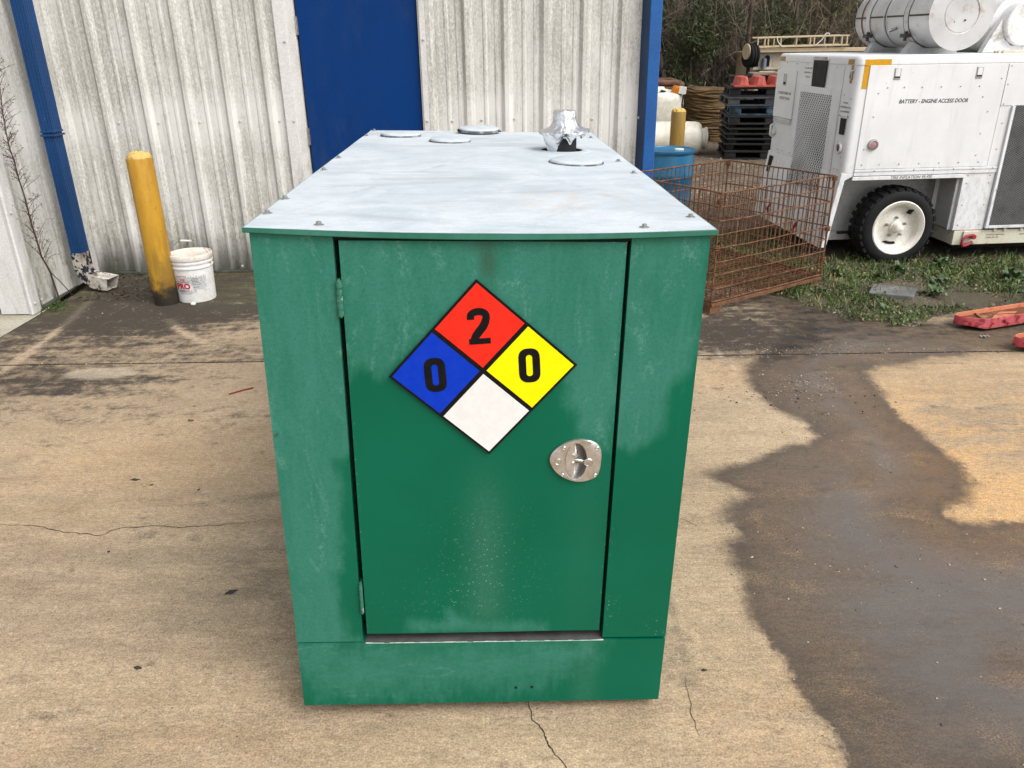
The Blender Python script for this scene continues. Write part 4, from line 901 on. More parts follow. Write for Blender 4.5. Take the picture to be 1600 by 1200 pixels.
tag(MB().lathe([(0, .022), (.012, .020), (.019, .011), (.015, .002), (0, 0)], 9).build('white_pebble', m_bucket, smooth=60, loc=(-2.135, 5.085, 0)), 'small white lump lying in front of the white bucket', 'pebble')
# ================================================================== dead weed by the return wall
m_twig = paint('dry_stem', (0.075, 0.045, 0.035), (0.045, 0.026, 0.020), 30, rough=0.85); m_seed = paint('dry_seed_head', (0.10, 0.06, 0.045), (0.07, 0.04, 0.03), 40, rough=0.9)
WD = thing('dead_weed', 'tall dead brown weed with feathery side twigs growing against the white return wall', 'weed', STEM[0])
b0 = Vector(STEM[0]); stem = [Vector(p)-b0+Vector((0.0, random.uniform(-.004, .004), 0)) for p in STEM]
mb = MB(); mb.tube(stem, [.0062-.0042*i/len(stem) for i in range(len(stem))], 6); 
mb.tube([stem[2]+Vector((0,0,0)), stem[2]+Vector((.02, .05, -.08)), stem[0]+Vector((.03, .12, .02))], [.003, .003, .003], 5)
mb.build('stem', m_twig, WD, smooth=60)
tw, sd_ = MB(), MB()
for i in range(92):
    t = random.uniform(.18, 1)*(len(stem)-1); k = int(min(t, len(stem)-2)); p = stem[k].lerp(stem[k+1], t-k)
    side = random.choice((-1, 1)); L = random.uniform(.05, .17)*(1.0 if t < 9 else .75)
    d = Vector((random.uniform(-.3, .5), side*random.uniform(.35, 1.0), random.uniform(.35, 1.1))).normalized()
    q = [p, p+d*L*.5, p+d*L+Vector((0, 0, -.02*random.random()))]
    tw.tube(q, [.0016, .0013, .0007], 4)
    for s in range(random.randint(3, 7)):
        u = random.uniform(.25, 1); b = q[0].lerp(q[2], u); dd = Vector((random.uniform(-1, 1), random.uniform(-1, 1), random.uniform(-.2, 1))).normalized()
        e = b+dd*random.uniform(.012, .04); tw.tube([b, e], [.0008, .0005], 3)
        if random.random() < .6: sd_.tube([e, e+dd*.004, e+dd*.010], [.0008, .0028, .0005], 4)
tw.build('side_twig', m_twig, WD)['kind'] = 'stuff'; sd_.build('seed_head', m_seed, WD)['kind'] = 'stuff'
m_sprout = paint('green_sprout', (0.05, 0.085, 0.02), (0.03, 0.05, 0.012), 20, rough=0.7)
tag(link('wall_sprouts', quads_mesh('wall_sprouts', leaves(np.stack([rng.normal(-3.03, .035, 110), rng.normal(5.06, .06, 110), rng.uniform(0, .02, 110)], 1), rng.uniform(.01, .035, 110), 1.2, .4)), m_sprout), 'tiny green sprouts at the foot of the white return wall', kind='stuff')
# ================================================================== small litter on the concrete
m_chipd = paint('dark_chip', (0.035, 0.034, 0.036), (0.06, 0.055, 0.05), 60, rough=0.8)
m_leafd = paint('dead_leaf', (0.14, 0.085, 0.05), (0.24, 0.16, 0.10), 30, rough=0.85)
SPL = ['dark flat chip lying left of the cabinet on dry concrete, upper one', 'dark flat chip near the bottom left edge of the cabinet', 'small dark chip on the concrete below the long crack', 'tiny dark chip beside the upper flat chip', 'tiny dark chip just under the long crack', 'curled dead leaf bit on concrete beneath the wall joint', 'thin leaf scrap beside the curled dead leaf', 'dark pebble right of the cabinet foot', 'grey bit on the concrete before the grass edge']
for k, (x, y) in enumerate(SPOTS):
    s = (.013, .012, .007, .006, .004, .010, .006, .005, .006)[k]; mb = MB(); n = 11
    prof = [(s*(1+.35*math.sin(i*2.3+k)), i) for i in range(n)]
    pts = [(prof[i][0]*math.cos(2*math.pi*i/n)*1.35, prof[i][0]*math.sin(2*math.pi*i/n)*.62) for i in range(n)]
    mb.prism(pts, .0006, .0032+.002*(k % 3), 'z')
    o = mb.build('dark_chip' if k not in (5, 6) else 'leaf_scrap', m_chipd if k not in (5, 6) else m_leafd, bevel=.001, loc=(x, y, 0), rot=(0, 0, random.uniform(-.4, .6)))
    tag(o, SPL[k], 'debris')
mb = MB(); (x0, y0), (x1, y1) = STRAW; mb.tube([(x0, y0, .004), ((x0+x1)/2, (y0+y1)/2, .006), (x1, y1, .005)], .0036, 8)
tag(mb.build('red_straw', paint('red_plastic', (0.30, 0.03, 0.035), rough=0.4), smooth=60), 'thin red straw lying on the concrete left of the cabinet', 'straw')
# loose grit: thousands of tiny stones nobody could count
def grit(name, pts, sizes, mat):
    V, F = [], []; base = np.array([(1,0,0),(-1,0,0),(0,1,0),(0,-1,0),(0,0,.8),(0,0,-.3)]); fc = [(0,2,4),(2,1,4),(1,3,4),(3,0,4),(2,0,5),(1,2,5),(3,1,5),(0,3,5)]
    for (x, y), s in zip(pts, sizes):
        a = rng.uniform(0, 6.28); ca, sa = math.cos(a), math.sin(a); q = base*rng.uniform(.6, 1.2, (6, 1))*s; o = len(V)
        for p in q: V.append((x+p[0]*ca-p[1]*sa, y+p[0]*sa+p[1]*ca, max(p[2]+s*.25, 0.0006)))
        F += [tuple(i+o for i in f) for f in fc]
    me = bpy.data.meshes.new(name); me.from_pydata(V, [], F); me.update(); o = link(name, me, mat); o['kind'] = 'stuff'; return o
M = Mat('loose_stone', 0.85); r_ = M.island(); M.col(M.mix(M.ramp(r_, 0.45, 0.5), M.mix(r_, (0.07, 0.05, 0.035), (0.20, 0.135, 0.085)), M.mix(r_, (0.34, 0.27, 0.18), (0.42, 0.36, 0.28)))); m_grit = M.m
pts = np.concatenate([rng.normal((1.44, 3.62), (.13, .09), (330, 2)), rng.normal((1.36, 3.40), (.26, .22), (260, 2)), np.stack([rng.uniform(1.0, 2.7, 330), rng.normal(4.06, .035, 330)+0.0], 1), rng.normal((1.75, 4.12), (.35, .07), (240, 2)), rng.normal((1.15, 2.2), (.30, .18), (170, 2)), rng.uniform((.7, 1.2), (2.6, 4.4), (200, 2)), rng.uniform((-3, 1.0), (-.45, 5.4), (260, 2)), np.stack([rng.uniform(-3, -.6, 200), rng.normal(4.035, .012, 200)], 1)])
grit('grit', pts, np.exp(rng.normal(-6.0, .42, len(pts))).clip(.0011, .0075), m_grit)
stp = rng.normal((1.42, 3.42), (.20, .10), (34, 2))
grit('grit', stp, rng.uniform(.004, .008, 34), m_chipd)

# ================================================================== wire basket
m_rust = paint('rusted_wire', (0.125, 0.057, 0.030), (0.225, 0.112, 0.057), 16, rough=0.85, spot=(0.07, 0.035, 0.022), spot_s=22, spot_lo=.5, spot_hi=.65, bump=.3, bs=200)
m_rust2 = paint('orange_rust', (0.165, 0.078, 0.038), (0.095, 0.045, 0.025), 12, rough=0.85, bump=.3, bs=160)
CG = thing('wire_basket', 'rusty collapsible wire mesh pallet basket on steel feet at the edge of the grass', 'wire basket', (1.262, 4.748, 0), (0, 0, R(33.0)))
BL, BW, Z0, Z1 = 1.075, 0.93, 0.075, 0.755
def mesh_wall(L, hole=None):
    mb = MB(); n = round(L/.0415)
    for i in range(n+1):
        x = L*i/n; heavy = i in (0, n) or i % 9 == 4
        mb.tube([(x+random.uniform(-.004, .004), 0, Z0), (x+random.uniform(-.002, .002), random.uniform(-.004, .004), Z1)], .0052 if heavy else .0034, 5)
    zs = np.linspace(Z0+.005, Z1, 9)
    for k, z in enumerate(zs):
        r_ = .0058 if k in (0, 8) else (.0048 if k % 2 == 0 else .0036)
        mb.tube([(L*t/8, -.004+random.uniform(-.002, .002), z+random.uniform(-.0035, .0035)) for t in range(9)], r_, 5)
    return mb
for L, loc, rz in ((BL, (0, 0, 0), 0), (BL, (0, BW, 0), 0), (BW, (0, 0, 0), 90), (BW, (BL, 0, 0), 90)):
    tag(mesh_wall(L).build('wire_panel', m_rust, CG, smooth=60, loc=loc, rot=(0, 0, R(rz))), kind='stuff')
mb = MB()
for i in range(26): x = BL*i/25; mb.tube([(x, 0, .073), (x, BW, .073)], .0022, 4)
for i in range(22): y = BW*i/21; mb.tube([(0, y, .078), (BL, y, .078)], .0026, 4)
tag(mb.build('wire_deck', m_rust, CG), kind='stuff')
mb = MB()
for y in (0.0, BW): mb.box(-.005, BL+.005, y-.012, y+.012, .045, .068)
for x in (0.0, BL): mb.box(x-.012, x+.012, .012, BW-.012, .046, .0675)
for y in (.31, .62): mb.box(.012, BL-.012, y-.02, y+.02, .05, .066)
mb.build('base_channel', m_rust2, CG, bevel=.002)
# coiled lacing wire along the lower front hinge line
mb = MB(); mb.tube([(BL*t/240, -.006+.011*math.cos(t*.9), .118+.012*math.sin(t*.9)) for t in range(241)], .0024, 4); mb.build('hinge_coil', m_rust, CG)
for x, y in ((.035, .03), (BL-.05, .03), (.035, BW-.03), (BL-.05, BW-.03)):
    mb = MB(); mb.box(x-.045, x+.045, y-.034, y+.034, .001, .0449); mb.box(x-.052, x+.052, y-.040, y+.040, .0008, .006); mb.build('foot', m_rust2, CG, bevel=.004)
for x, y, z in ((BL, 0, .735), (BL, 0, .40), (BL, 0, .19), (0, 0, .70), (0, 0, .42), (0, BW, .72), (BL, BW, .73)):
    mb = MB()
    for q in (-.008, .004, .014): mb.tube([(x+.020*math.cos(R(a)), y+.015*math.sin(R(a)), z+q) for a in range(0, 361, 30)], .0040, 5)
    mb.tube([(x-.03, y-.012, z-.01), (x-.034, y-.016, z-.05), (x-.025, y-.014, z-.055)], .0035, 5)
    mb.build('corner_clip', m_rust2, CG, smooth=60)

# ================================================================== blue drum
def drum_mat():
    M = Mat('blue_drum_plastic', 0.38); n = M.noise(5, 4, 0.6, (1, 1, .4)); c = M.mix(M.ramp(n, .35, .65), (0.010, 0.115, 0.235), (0.013, 0.145, 0.285)); M.col(c); return M.m
m_drum = drum_mat()
DR = thing('blue_drum', 'blue plastic drum with a small white item on its lid behind the rusty basket', 'drum', (1.640, 8.33, 0.012))
r0 = .262
mb = MB(); mb.lathe([(r0*.93, .0), (r0*.985, .02), (r0*.99, .06), (r0*.955, .075), (r0*.965, .28), (r0*1.0, .30), (r0*1.0, .33), (r0*.965, .35), (r0*.968, .50), (r0*.93, .525), (r0*.93, .538)], 56); mb.build('drum_body', m_drum, DR, smooth=40)
mb = MB(); mb.lathe([(r0*.94, .530), (r0*1.0, .533), (r0*1.012, .545), (r0*1.005, .560), (r0*.97, .562), (r0*.95, .552), (r0*.93, .549), (0, .551)], 56); mb.build('drum_lid', m_drum, DR, smooth=40)
mb = MB(); mb.lathe([(0, .016), (.035, .016), (.04, .010), (.04, 0)], 20); o = mb.build('loose_white_cap', m_bucket, smooth=40, loc=(1.735, 8.30, .5635)); o.scale = (1.2, .8, 1); tag(o, 'loose white plastic cap lying on the lid of the blue drum', 'scrap')  # loose white cap resting on the drum
# ================================================================== white tanks
def poly_mat():
    M = Mat('white_poly_tank', 0.45); n = M.noise(6, 5, 0.6, (.6, 1, 1)); c = M.mix(M.ramp(n, .38, .66), (0.70, 0.68, 0.60), (0.58, 0.55, 0.46))
    z = M.xyz()[2]; c = M.mix(M.math('MULTIPLY', M.ramp(M.noise(20, 5, .7), .45, .65), .35), c, (0.40, 0.37, 0.27)); M.col(c); M.b.inputs['Subsurface Weight'].default_value = 0.0; return M.m
m_poly = poly_mat()
TK = thing('horizontal_tank', 'cream white poly tank lying on its side behind the blue drum', 'tank', (2.0, 12.23, 0.243), (0, R(90), R(-4)))
mb = MB(); mb.lathe([(0, -1.0), (.20, -.99), (.238, -.95), (.243, -.9), (.243, .66), (.240, .76), (.228, .815), (.200, .845), (.158, .855), (.146, .862), (.143, .900), (.158, .912), (.160, .936), (.148, .944), (.118, .945), (.116, .85)], 48); mb.build('tank_shell', m_poly, TK, smooth=40)
mb = MB(); mb.lathe([(0, .87), (.1155, .87)], 30); mb.build('manhole', m_dark, TK)
mb = MB(); mb.cyl((0.0, .03, .87), (0.0, .03, .99), .02, n=14); mb.cyl((0, .03, .975), (0, .03, .995), .028, n=6); mb.build('drain_valve', paint('blue_valve', (.015, .03, .14), rough=.4), TK, smooth=40)
mb = MB()
for z in (-.7, .5): MB().box(.15, .2425, -.16, .16, z-.04, z+.04).build('chock', m_dark, TK)
TU = thing('upright_tank', 'upright white poly tank with black filler hole beside the blue corner post', 'tank', (2.37, 13.55, 0))
mb = MB(); mb.lathe([(0, 0), (.44, .005), (.468, .05), (.47, .70), (.466, .775), (.445, .805), (.40, .822), (.16, .872), (.15, .90), (0, .905)], 48); mb.build('tank_shell', m_poly, TU, smooth=40)
mb = MB(); mb.lathe([(0, .012), (.085, .012), (.095, .006), (.095, 0)], 28); mb.build('filler_hole', m_dark, TU, loc=(.04, -.27, .836), rot=(R(11), 0, 0))
mb = MB(); mb.tube([(.41, -.20, .90), (.43, -.22, .80), (.405, -.26, .66), (.43, -.23, .50)], .011, 8); mb.build('cable', m_dark, TU, smooth=60)
AM = Mat('amber_lens', 0.25); AM.col((0.62, 0.20, 0.012)); AM.b.inputs['Transmission Weight'].default_value = 0.15
BC = thing('amber_beacon', 'amber beacon light lying tilted on top of the upright white tank', 'beacon', (2.655, 13.27, .862), (R(8), R(14), 0))
mb = MB(); mb.lathe([(.058, -.07), (.060, -.05), (.058, .045), (.050, .062), (0, .068)], 22); mb.build('lens', AM.m, BC, smooth=40)
mb = MB()
for k in range(12): a = 2*math.pi*k/12; mb.bar((.061*math.cos(a), .061*math.sin(a), -.05), (.059*math.cos(a), .059*math.sin(a), .045), .006, .006, (math.cos(a), math.sin(a), 0))
mb.build('lens_rib', AM.m, BC)
BX = thing('junction_box', 'small white junction box beside the amber beacon on the upright tank', 'box', (2.765, 13.27, .855), (0, R(6), R(-15)))
MB().box(-.055, .055, -.05, .05, -.05, .055).build('box_body', m_bucket, BX, bevel=.012); MB().box(-.058, .058, -.058, -.0505, -.052, .057).build('box_lid', m_bucket, BX, bevel=.006)
# ================================================================== rusty rolls
def coil(name, label, x, y, r, h, n, mat, rj=.05):
    t = thing(name, label, 'roll', (x, y, 0))
    for k in range(n):
        mb = MB(); z = h*(k+.5)/n; rr = r*(1+random.uniform(-rj, rj*.4)); ph = random.uniform(0, 6)
        zj = min(.022, 4*h/n/6)
        mb.tube([((rr+.018*math.sin(a*3+ph)+.012*math.sin(a*7+ph*2))*math.cos(a), (rr+.018*math.sin(a*3+ph))*math.sin(a), z+zj*math.sin(a*2+ph)+zj*.5*math.sin(a*5+ph)) for a in np.linspace(0, 2*math.pi, 37)], h/n*random.uniform(.62, .80), 8)
        mb.build('layer', mat, t, smooth=60)
    mb = MB(); mb.lathe([(r*.98, 0), (r*.98, h*.97), (r*.5, h), (0, h*.98)], 30); mb.build('core', mat, t)
    return t
def mat_roll(name, a, b):
    M = Mat(name, 0.9); n = M.noise(5, 6, 0.7, (1, 1, 5)); c = M.mix(M.ramp(n, .35, .65), a, b); c = M.mix(M.ramp(M.noise(40, 4, .7, (1,1,3)), .55, .7), c, (0.05, 0.03, 0.015)); M.col(c); M.bump(M.noise(30, 4, .7, (1,1,4)), .6, .02); return M.m
coil('straw_roll', 'yellow brown roll of layered matting standing left of the pallet stack', 3.33, 14.0, .36, .86, 36, mat_roll('straw_matting', (0.15, 0.088, 0.030), (0.060, 0.034, 0.014)))
coil('rusty_coil', 'reddish rusty wire coil just behind the upright white tank', 2.50, 14.75, .52, .95, 13, mat_roll('rust_coil', (0.16, 0.075, 0.038), (0.07, 0.038, 0.024)))
# ================================================================== pallets
def pallet_mats(nm, a, b): return paint(nm, a, b, 7, rough=.6, spot=tuple(x*1.8+.03 for x in a), spot_s=9, spot_lo=.6, spot_hi=.75)
mP = {'black': pallet_mats('black_pallet_plastic', (.012, .012, .0125), (.019, .019, .020)), 'grey': pallet_mats('grey_pallet_plastic', (.055, .058, .066), (.035, .037, .042)), 'blue': pallet_mats('blue_pallet_plastic', (.012, .022, .034), (.07, .125, .165)), 'red': pallet_mats('red_pallet_plastic', (.40, .085, .065), (.31, .055, .042))}
PX, PY, PR = 3.72, 12.02, R(-9)
def pallet(label, z, kind, mat, rz=0.0, dx=0, dy=0, L=1.16, W=1.05):
    t = thing('plastic_pallet', label, 'pallet', (PX+dx, PY+dy, .015+(z-.015)*.905), (0, 0, PR+rz), 'plastic pallets in the stack'); t.scale = (1, 1, .905)
    mt = mP[mat]
    def deck(z0, z1, nm):
        mb = MB(); n = 9
        mb.box(-L/2, L/2, -W/2, -W/2+.04, z0, z1); mb.box(-L/2, L/2, W/2-.04, W/2, z0, z1); mb.box(-L/2, -L/2+.04, -W/2+.04, W/2-.04, z0, z1); mb.box(L/2-.04, L/2, -W/2+.04, W/2-.04, z0, z1)
        for i in range(n): y = -W/2+.05+(W-.1)*(i+.5)/n; mb.box(-L/2+.04, L/2-.04, y-.032, y+.032, z0+.002, z1-.002)
        return mb.build(nm, mt, t, bevel=.004)
    if kind == 'full':
        deck(.105, .135, 'top_deck'); deck(0, .022, 'bottom_deck')
        for x in (-L/2+.09, 0, L/2-.09):
            for y in (-W/2+.07, 0, W/2-.07): MB().box(x-.075, x+.075, y-.06, y+.06, .0225, .1045).build('block', mt, t, bevel=.008)
    elif kind == 'nest':
        deck(.045, .075, 'top_deck'); mb = MB()
        for i in range(26): x = -L/2+.05+(L-.1)*i/25; mb.box(x-.008, x+.008, -W/2-.004, -W/2-.0005, .050, .070)
        mb.build('edge_rib', mt, t)
        for x in (-L/2+.09, 0, L/2-.09):
            for y in (-W/2+.07, 0, W/2-.07):
                mb = MB(); mb.lathe([(.05, -.03), (.055, -.025), (.078, .0445)], 4, Matrix.Translation((x, y, 0)) @ Matrix.Rotation(R(45), 4, 'Z')); mb.build('cup_foot', mt, t)
    else:   # upside down, cup feet pointing up
        deck(0.0, .028, 'top_deck')
        for x in (-L/2+.11, 0, L/2-.11):
            for y in (-W/2+.09, 0, W/2-.09):
                mb = MB(); mb.lathe([(.098, .0285), (.090, .045), (.068, .140), (.060, .148), (0, .150)], 8, Matrix.Translation((x, y, 0)) @ Matrix.Rotation(R(22.5), 4, 'Z')); mb.build('cup_foot', mt, t, smooth=25)
    return t
pallet('black pallet with wide runners at the bottom of the stack', 0.015, 'full', 'black')
zz = .185
for k, nm in enumerate(('lowest', 'second', 'third', 'fourth', 'topmost')):
    pallet('%s of the five thin nested black pallets in the stack' % nm, zz, 'nest', 'black', rz=R((-1, 1, 0, 1.5, -1)[k]), dx=(.0, .01, -.01, .015, 0)[k]); zz += .0765
pallet('black pallet with open sides directly under the pale blue fronted one', .536, 'full', 'black', R(1.5))
pallet('dark pallet with a pale blue front in the middle of the stack', .673, 'full', 'blue', R(-1), .03)
pallet('grey pallet with blocky feet directly above the pale blue one', .810, 'full', 'grey', R(2), -.03)
pallet('black pallet directly under the red upturned pallet', .947-.11+.11, 'full', 'black', R(-1))
pallet('faded red pallet turned upside down with its cup feet up', 1.083, 'inv', 'red', R(1), -.23, -.27, L=.68, W=.50)
pallet('short dark pallet behind the red cup feet at the top of the stack', 1.085, 'full', 'black', R(-2), .10, .27, W=.50)
pb = thing('red_crate', 'red open crate on the right of the upturned red pallet', 'crate', (PX+.40, PY-.38, 1.012), (0, 0, PR))
mb = MB(); mb.box(-.12, .12, -.1, .1, 0, .015); mb.box(-.12, .12, -.1, -.09, .0155, .10); mb.box(-.12, .12, .09, .1, .0155, .10); mb.box(-.12, -.11, -.0895, .0895, .0155, .10); mb.box(.11, .12, -.0895, .0895, .0155, .10); mb.box(-.125, .125, -.105, -.1005, .085, .105); mb.box(-.01, .01, -.105, -.1005, .0155, .0845); mb.build('crate_body', mP['red'], pb, bevel=.003)

# ================================================================== white service trailer
def trailer_white():
    M = Mat('white_trailer_paint', 0.42); z = M.xyz()[2]
    a = M.noise(2.2, 5, .6); f = M.noise(28, 5, .7, (1, 1, .5)); st = M.noise(14, 5, .7, (1, 1, .12))
    c = M.mix(M.ramp(a, .35, .65), (0.74, 0.745, 0.755), (0.67, 0.675, 0.685))
    c = M.mix(M.math('MULTIPLY', M.ramp(st, .50, .68), .22), c, (0.47, 0.46, 0.43))
    low = M.math('MULTIPLY', M.ramp(z, .95, .45), M.ramp(f, .46, .62)); c = M.mix(M.math('MULTIPLY', low, .38), c, (0.36, 0.34, 0.30))
    c = M.mix(M.ramp(M.noise(20, 5, .75, (1,1,1), 0, (7,3,1)), .66, .71, 0, .8), c, (0.33, 0.31, 0.29))
    M.col(c); M.bump(M.noise(8, 3, .5), .05, .01); return M.m
m_tw = trailer_white()
m_tg = paint('trailer_grey_paint', (0.56, 0.56, 0.55), (0.46, 0.46, 0.45), 4, rough=.5, grime=(.22, .21, .18), gs=3)  # light grey of the inner panels, beams, clamps and bands
m_cream = paint('cream_rail_paint', (0.62, 0.59, 0.48), (0.54, 0.49, 0.36), 6, rough=.5, spot=(.30, .19, .06), spot_s=12, spot_lo=.62, spot_hi=.72)
m_amberdecal = paint('amber_reflective_tape', (0.60, 0.30, 0.012), (0.54, 0.26, 0.012), 20, rough=.4)
m_brondecal = paint('bronze_reflective_tape', (0.40, 0.23, 0.05), (0.36, 0.20, 0.045), 20, rough=.4)
m_rub = paint('black_rubber_flap', (0.008, 0.008, 0.009), (0.014, 0.014, 0.015), 14, rough=.6)
m_tyre = paint('tyre_rubber', (0.006, 0.006, 0.007), (0.012, 0.0115, 0.0115), 12, rough=.75, bump=.2)
m_rim = paint('cream_rim_paint', (0.74, 0.71, 0.64), (0.64, 0.60, 0.52), 9, rough=.45, spot=(.32, .22, .11), spot_s=14, spot_lo=.66, spot_hi=.74)
m_redl = paint('red_lens', (0.16, 0.008, 0.016), rough=.18, bump=0); m_pinkl = paint('faded_red_lens', (0.40, 0.22, 0.24), (0.32, 0.12, 0.15), 30, rough=.3, bump=0)
m_meshdark = paint('radiator_dark', (0.010, 0.010, 0.011), (0.022, 0.022, 0.023), 30, rough=.7)
m_meshgrey = paint('grey_expanded_metal', (0.24, 0.24, 0.235), (0.17, 0.17, 0.168), 9, rough=.5)
m_print = paint('black_lettering', (0.03, 0.03, 0.033), rough=.5, bump=0); m_gprint = paint('faded_lettering', (0.15, 0.15, 0.155), rough=.5, bump=0)
TR = thing('service_trailer', 'white boxy service trailer with mesh panels and one large tyre on the grass', 'trailer', (2.94, 5.86, 0), (0, 0, R(4.4)))
XE = 3.4; W_ = 1.39; XR = -.536
# body with rounded vertical and roof edges
def rounded_body():
    mb = MB(); rc = .045; rings = []
    def outline(inset):
        pts = []
        for cx, cy, a0 in ((XR+rc, rc, 180), (XE-rc, rc, 270), (XE-rc, W_-rc, 0), (XR+rc, W_-rc, 90)):
            for k in range(7): a = R(a0+15*k); pts.append((cx+(rc-inset)*math.cos(a), cy+(rc-inset)*math.sin(a)))
        return pts
    levels = [(.690, 0), (1.418, 0), (1.419, .003), (1.421, .003), (1.4215, -.003), (1.455, -.002), (1.468, .003), (1.476, .012), (1.480, .030)]
    n = 28
    for z, i in levels: mb.v += [(x, y, z) for x, y in outline(i)]
    for j in range(len(levels)-1):
        for k in range(n): a, b = j*n+k, j*n+(k+1) % n; mb.f.append((a, b, b+n, a+n))
    mb.f.append(tuple(range((len(levels)-1)*n, len(levels)*n))); mb.f.append(tuple(range(n-1, -1, -1)))
    return mb
rounded_body().build('body', m_tw, TR, smooth=35)
# lower body: recess for the wheel, lower rear skirt leaning outwards, right pillar and chassis rails
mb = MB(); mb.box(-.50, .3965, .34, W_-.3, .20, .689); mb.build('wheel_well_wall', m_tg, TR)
mb = MB(); mb.prism([(-.5345, .690), (-.520, .690), (-.590, .140), (-.607, .140)], .036, W_, 'y'); mb.build('rear_skirt', m_tw, TR)
mb = MB(); mb.prism([(-.5355, .690), (-.445, .690), (-.445, .672), (-.505, .640), (-.575, .150), (-.612, .150)], 0.0, .035, 'y'); mb.build('rear_corner_post', m_tw, TR, bevel=.003)
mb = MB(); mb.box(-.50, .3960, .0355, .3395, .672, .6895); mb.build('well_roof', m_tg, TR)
mb = MB(); mb.box(.396, .636, .0, .020, .250, .698); mb.build('pillar_panel', m_tw, TR, bevel=.003)
mb = MB(); mb.box(.372, .3955, .03, .05, .25, .671); mb.box(.33, .3655, .22, .235, .25, .671); mb.box(.3965, .420, .021, .339, .25, .689); mb.build('well_flange', m_tg, TR, bevel=.002)
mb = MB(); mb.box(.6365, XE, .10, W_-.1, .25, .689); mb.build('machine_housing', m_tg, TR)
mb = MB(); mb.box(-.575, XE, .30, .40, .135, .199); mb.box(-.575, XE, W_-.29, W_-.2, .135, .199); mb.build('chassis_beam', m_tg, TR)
mb = MB(); mb.box(.415, XE, .002, .06, .137, .246); mb.build('side_rail', m_cream, TR, bevel=.004)
mb = MB(); mb.box(.415, .455, .0605, .30, .140, .240); mb.build('cross_member', m_cream, TR, bevel=.003)
mb = MB(); mb.box(-.56, XE-.2, .405, W_-.295, .17, .1995); mb.build('floor_pan', m_dark, TR)
mb = MB(); mb.box(.46, XE-.2, .07, W_-.05, .095, .134); mb.box(-.5, .40, .62, W_-.32, .06, .169); mb.build('added_shade_pan', m_dark, TR)  # dark slabs added to blacken the space under the trailer
# fascia over the wheel and hinge strips
mb = MB(); mb.box(-.452, .395, -.006, .034, .640, .668); mb.build('wheel_fascia', m_tw, TR, bevel=.003)
mb = MB(); mb.box(-.448, .640, -.010, -.001, .7005, .7165); mb.box(-.448, .640, -.007, -.001, .672, .6985); mb.build('hinge_strip', m_tw, TR, bevel=.002)
dr = MB().box(-.447, .5525, -.0065, -.001, .7195, 1.4165).build('access_door', m_tw, TR, bevel=.002)
MB().box(.5555, XE-.2, -.0085, -.001, 1.1365, 1.4165).build('side_panel', m_tw, TR, bevel=.002)
mb = MB(); mb.box(.5555, .6400, -.0050, -.001, .7195, 1.1355); mb.build('pillar_plate', m_tw, TR, bevel=.002)
mb = MB(); mb.box(.6405, .662, -.022, .10, .262, 1.1355); mb.box(.6625, XE-.3, -.022, -.002, .262, .282); mb.build('mesh_frame', m_tw, TR, bevel=.002)
def lattice(mb, x0, x1, z0, z1, dx, dz, wd, dep, y):
    """two families of crossing strips clipped to a rectangle"""
    k = dz/dx
    for sgn in (1, -1):
        c0 = (z0-(x1 if sgn > 0 else 0)*0)
        lo = z0-k*(x1-x0); n = int((z1-lo)/(2*dz/1.0))+2
        for i in range(n+1):
            b = lo+i*dz*2
            pts = []
            # z = b + k*(x-x0) for sgn>0 ; z = b + k*(x1-x) for sgn<0
            xa, za = x0, b; xb, zb = x1, b+k*(x1-x0)
            t0, t1 = 0.0, 1.0; dzv = zb-za
            t0 = max(t0, (z0-za)/dzv); t1 = min(t1, (z1-za)/dzv)
            if t1-t0 < .004: continue
            A = (xa+(xb-xa)*t0, za+dzv*t0); B = (xa+(xb-xa)*t1, za+dzv*t1)
            if sgn < 0: A = (x0+x1-A[0], A[1]); B = (x0+x1-B[0], B[1])
            yy = y+(0.0006 if sgn > 0 else -0.0006)
            mb.bar((A[0], yy, A[1]), (B[0], yy, B[1]), wd, dep, (0, 1, 0))
MB().box(.6625, XE-.3, -.0035, .0995, .283, 1.1355).build('radiator_core', m_meshdark, TR)
mb = MB(); lattice(mb, .6625, 1.55, .283, 1.1355, .0125, .00575, .0022, .002, -.012); tag(mb.build('expanded_mesh', m_meshgrey, TR), kind='stuff')
# door furniture
for x, z in ((-.246, 1.362), (.348, 1.362)):
    mb = MB(); mb.box(x-.024, x+.024, -.0100, -.0068, z-.040, z+.036); L_ = mb.build('door_latch', m_steel, TR, bevel=.002)
    MB().box(x-.017, x+.017, -.0125, -.0102, z-.018, z+.030).build('latch_flap', m_tw, L_, bevel=.002); MB().box(x-.018, x+.018, -.0135, -.0103, z-.027, z-.019).build('latch_slot', m_dark, L_)
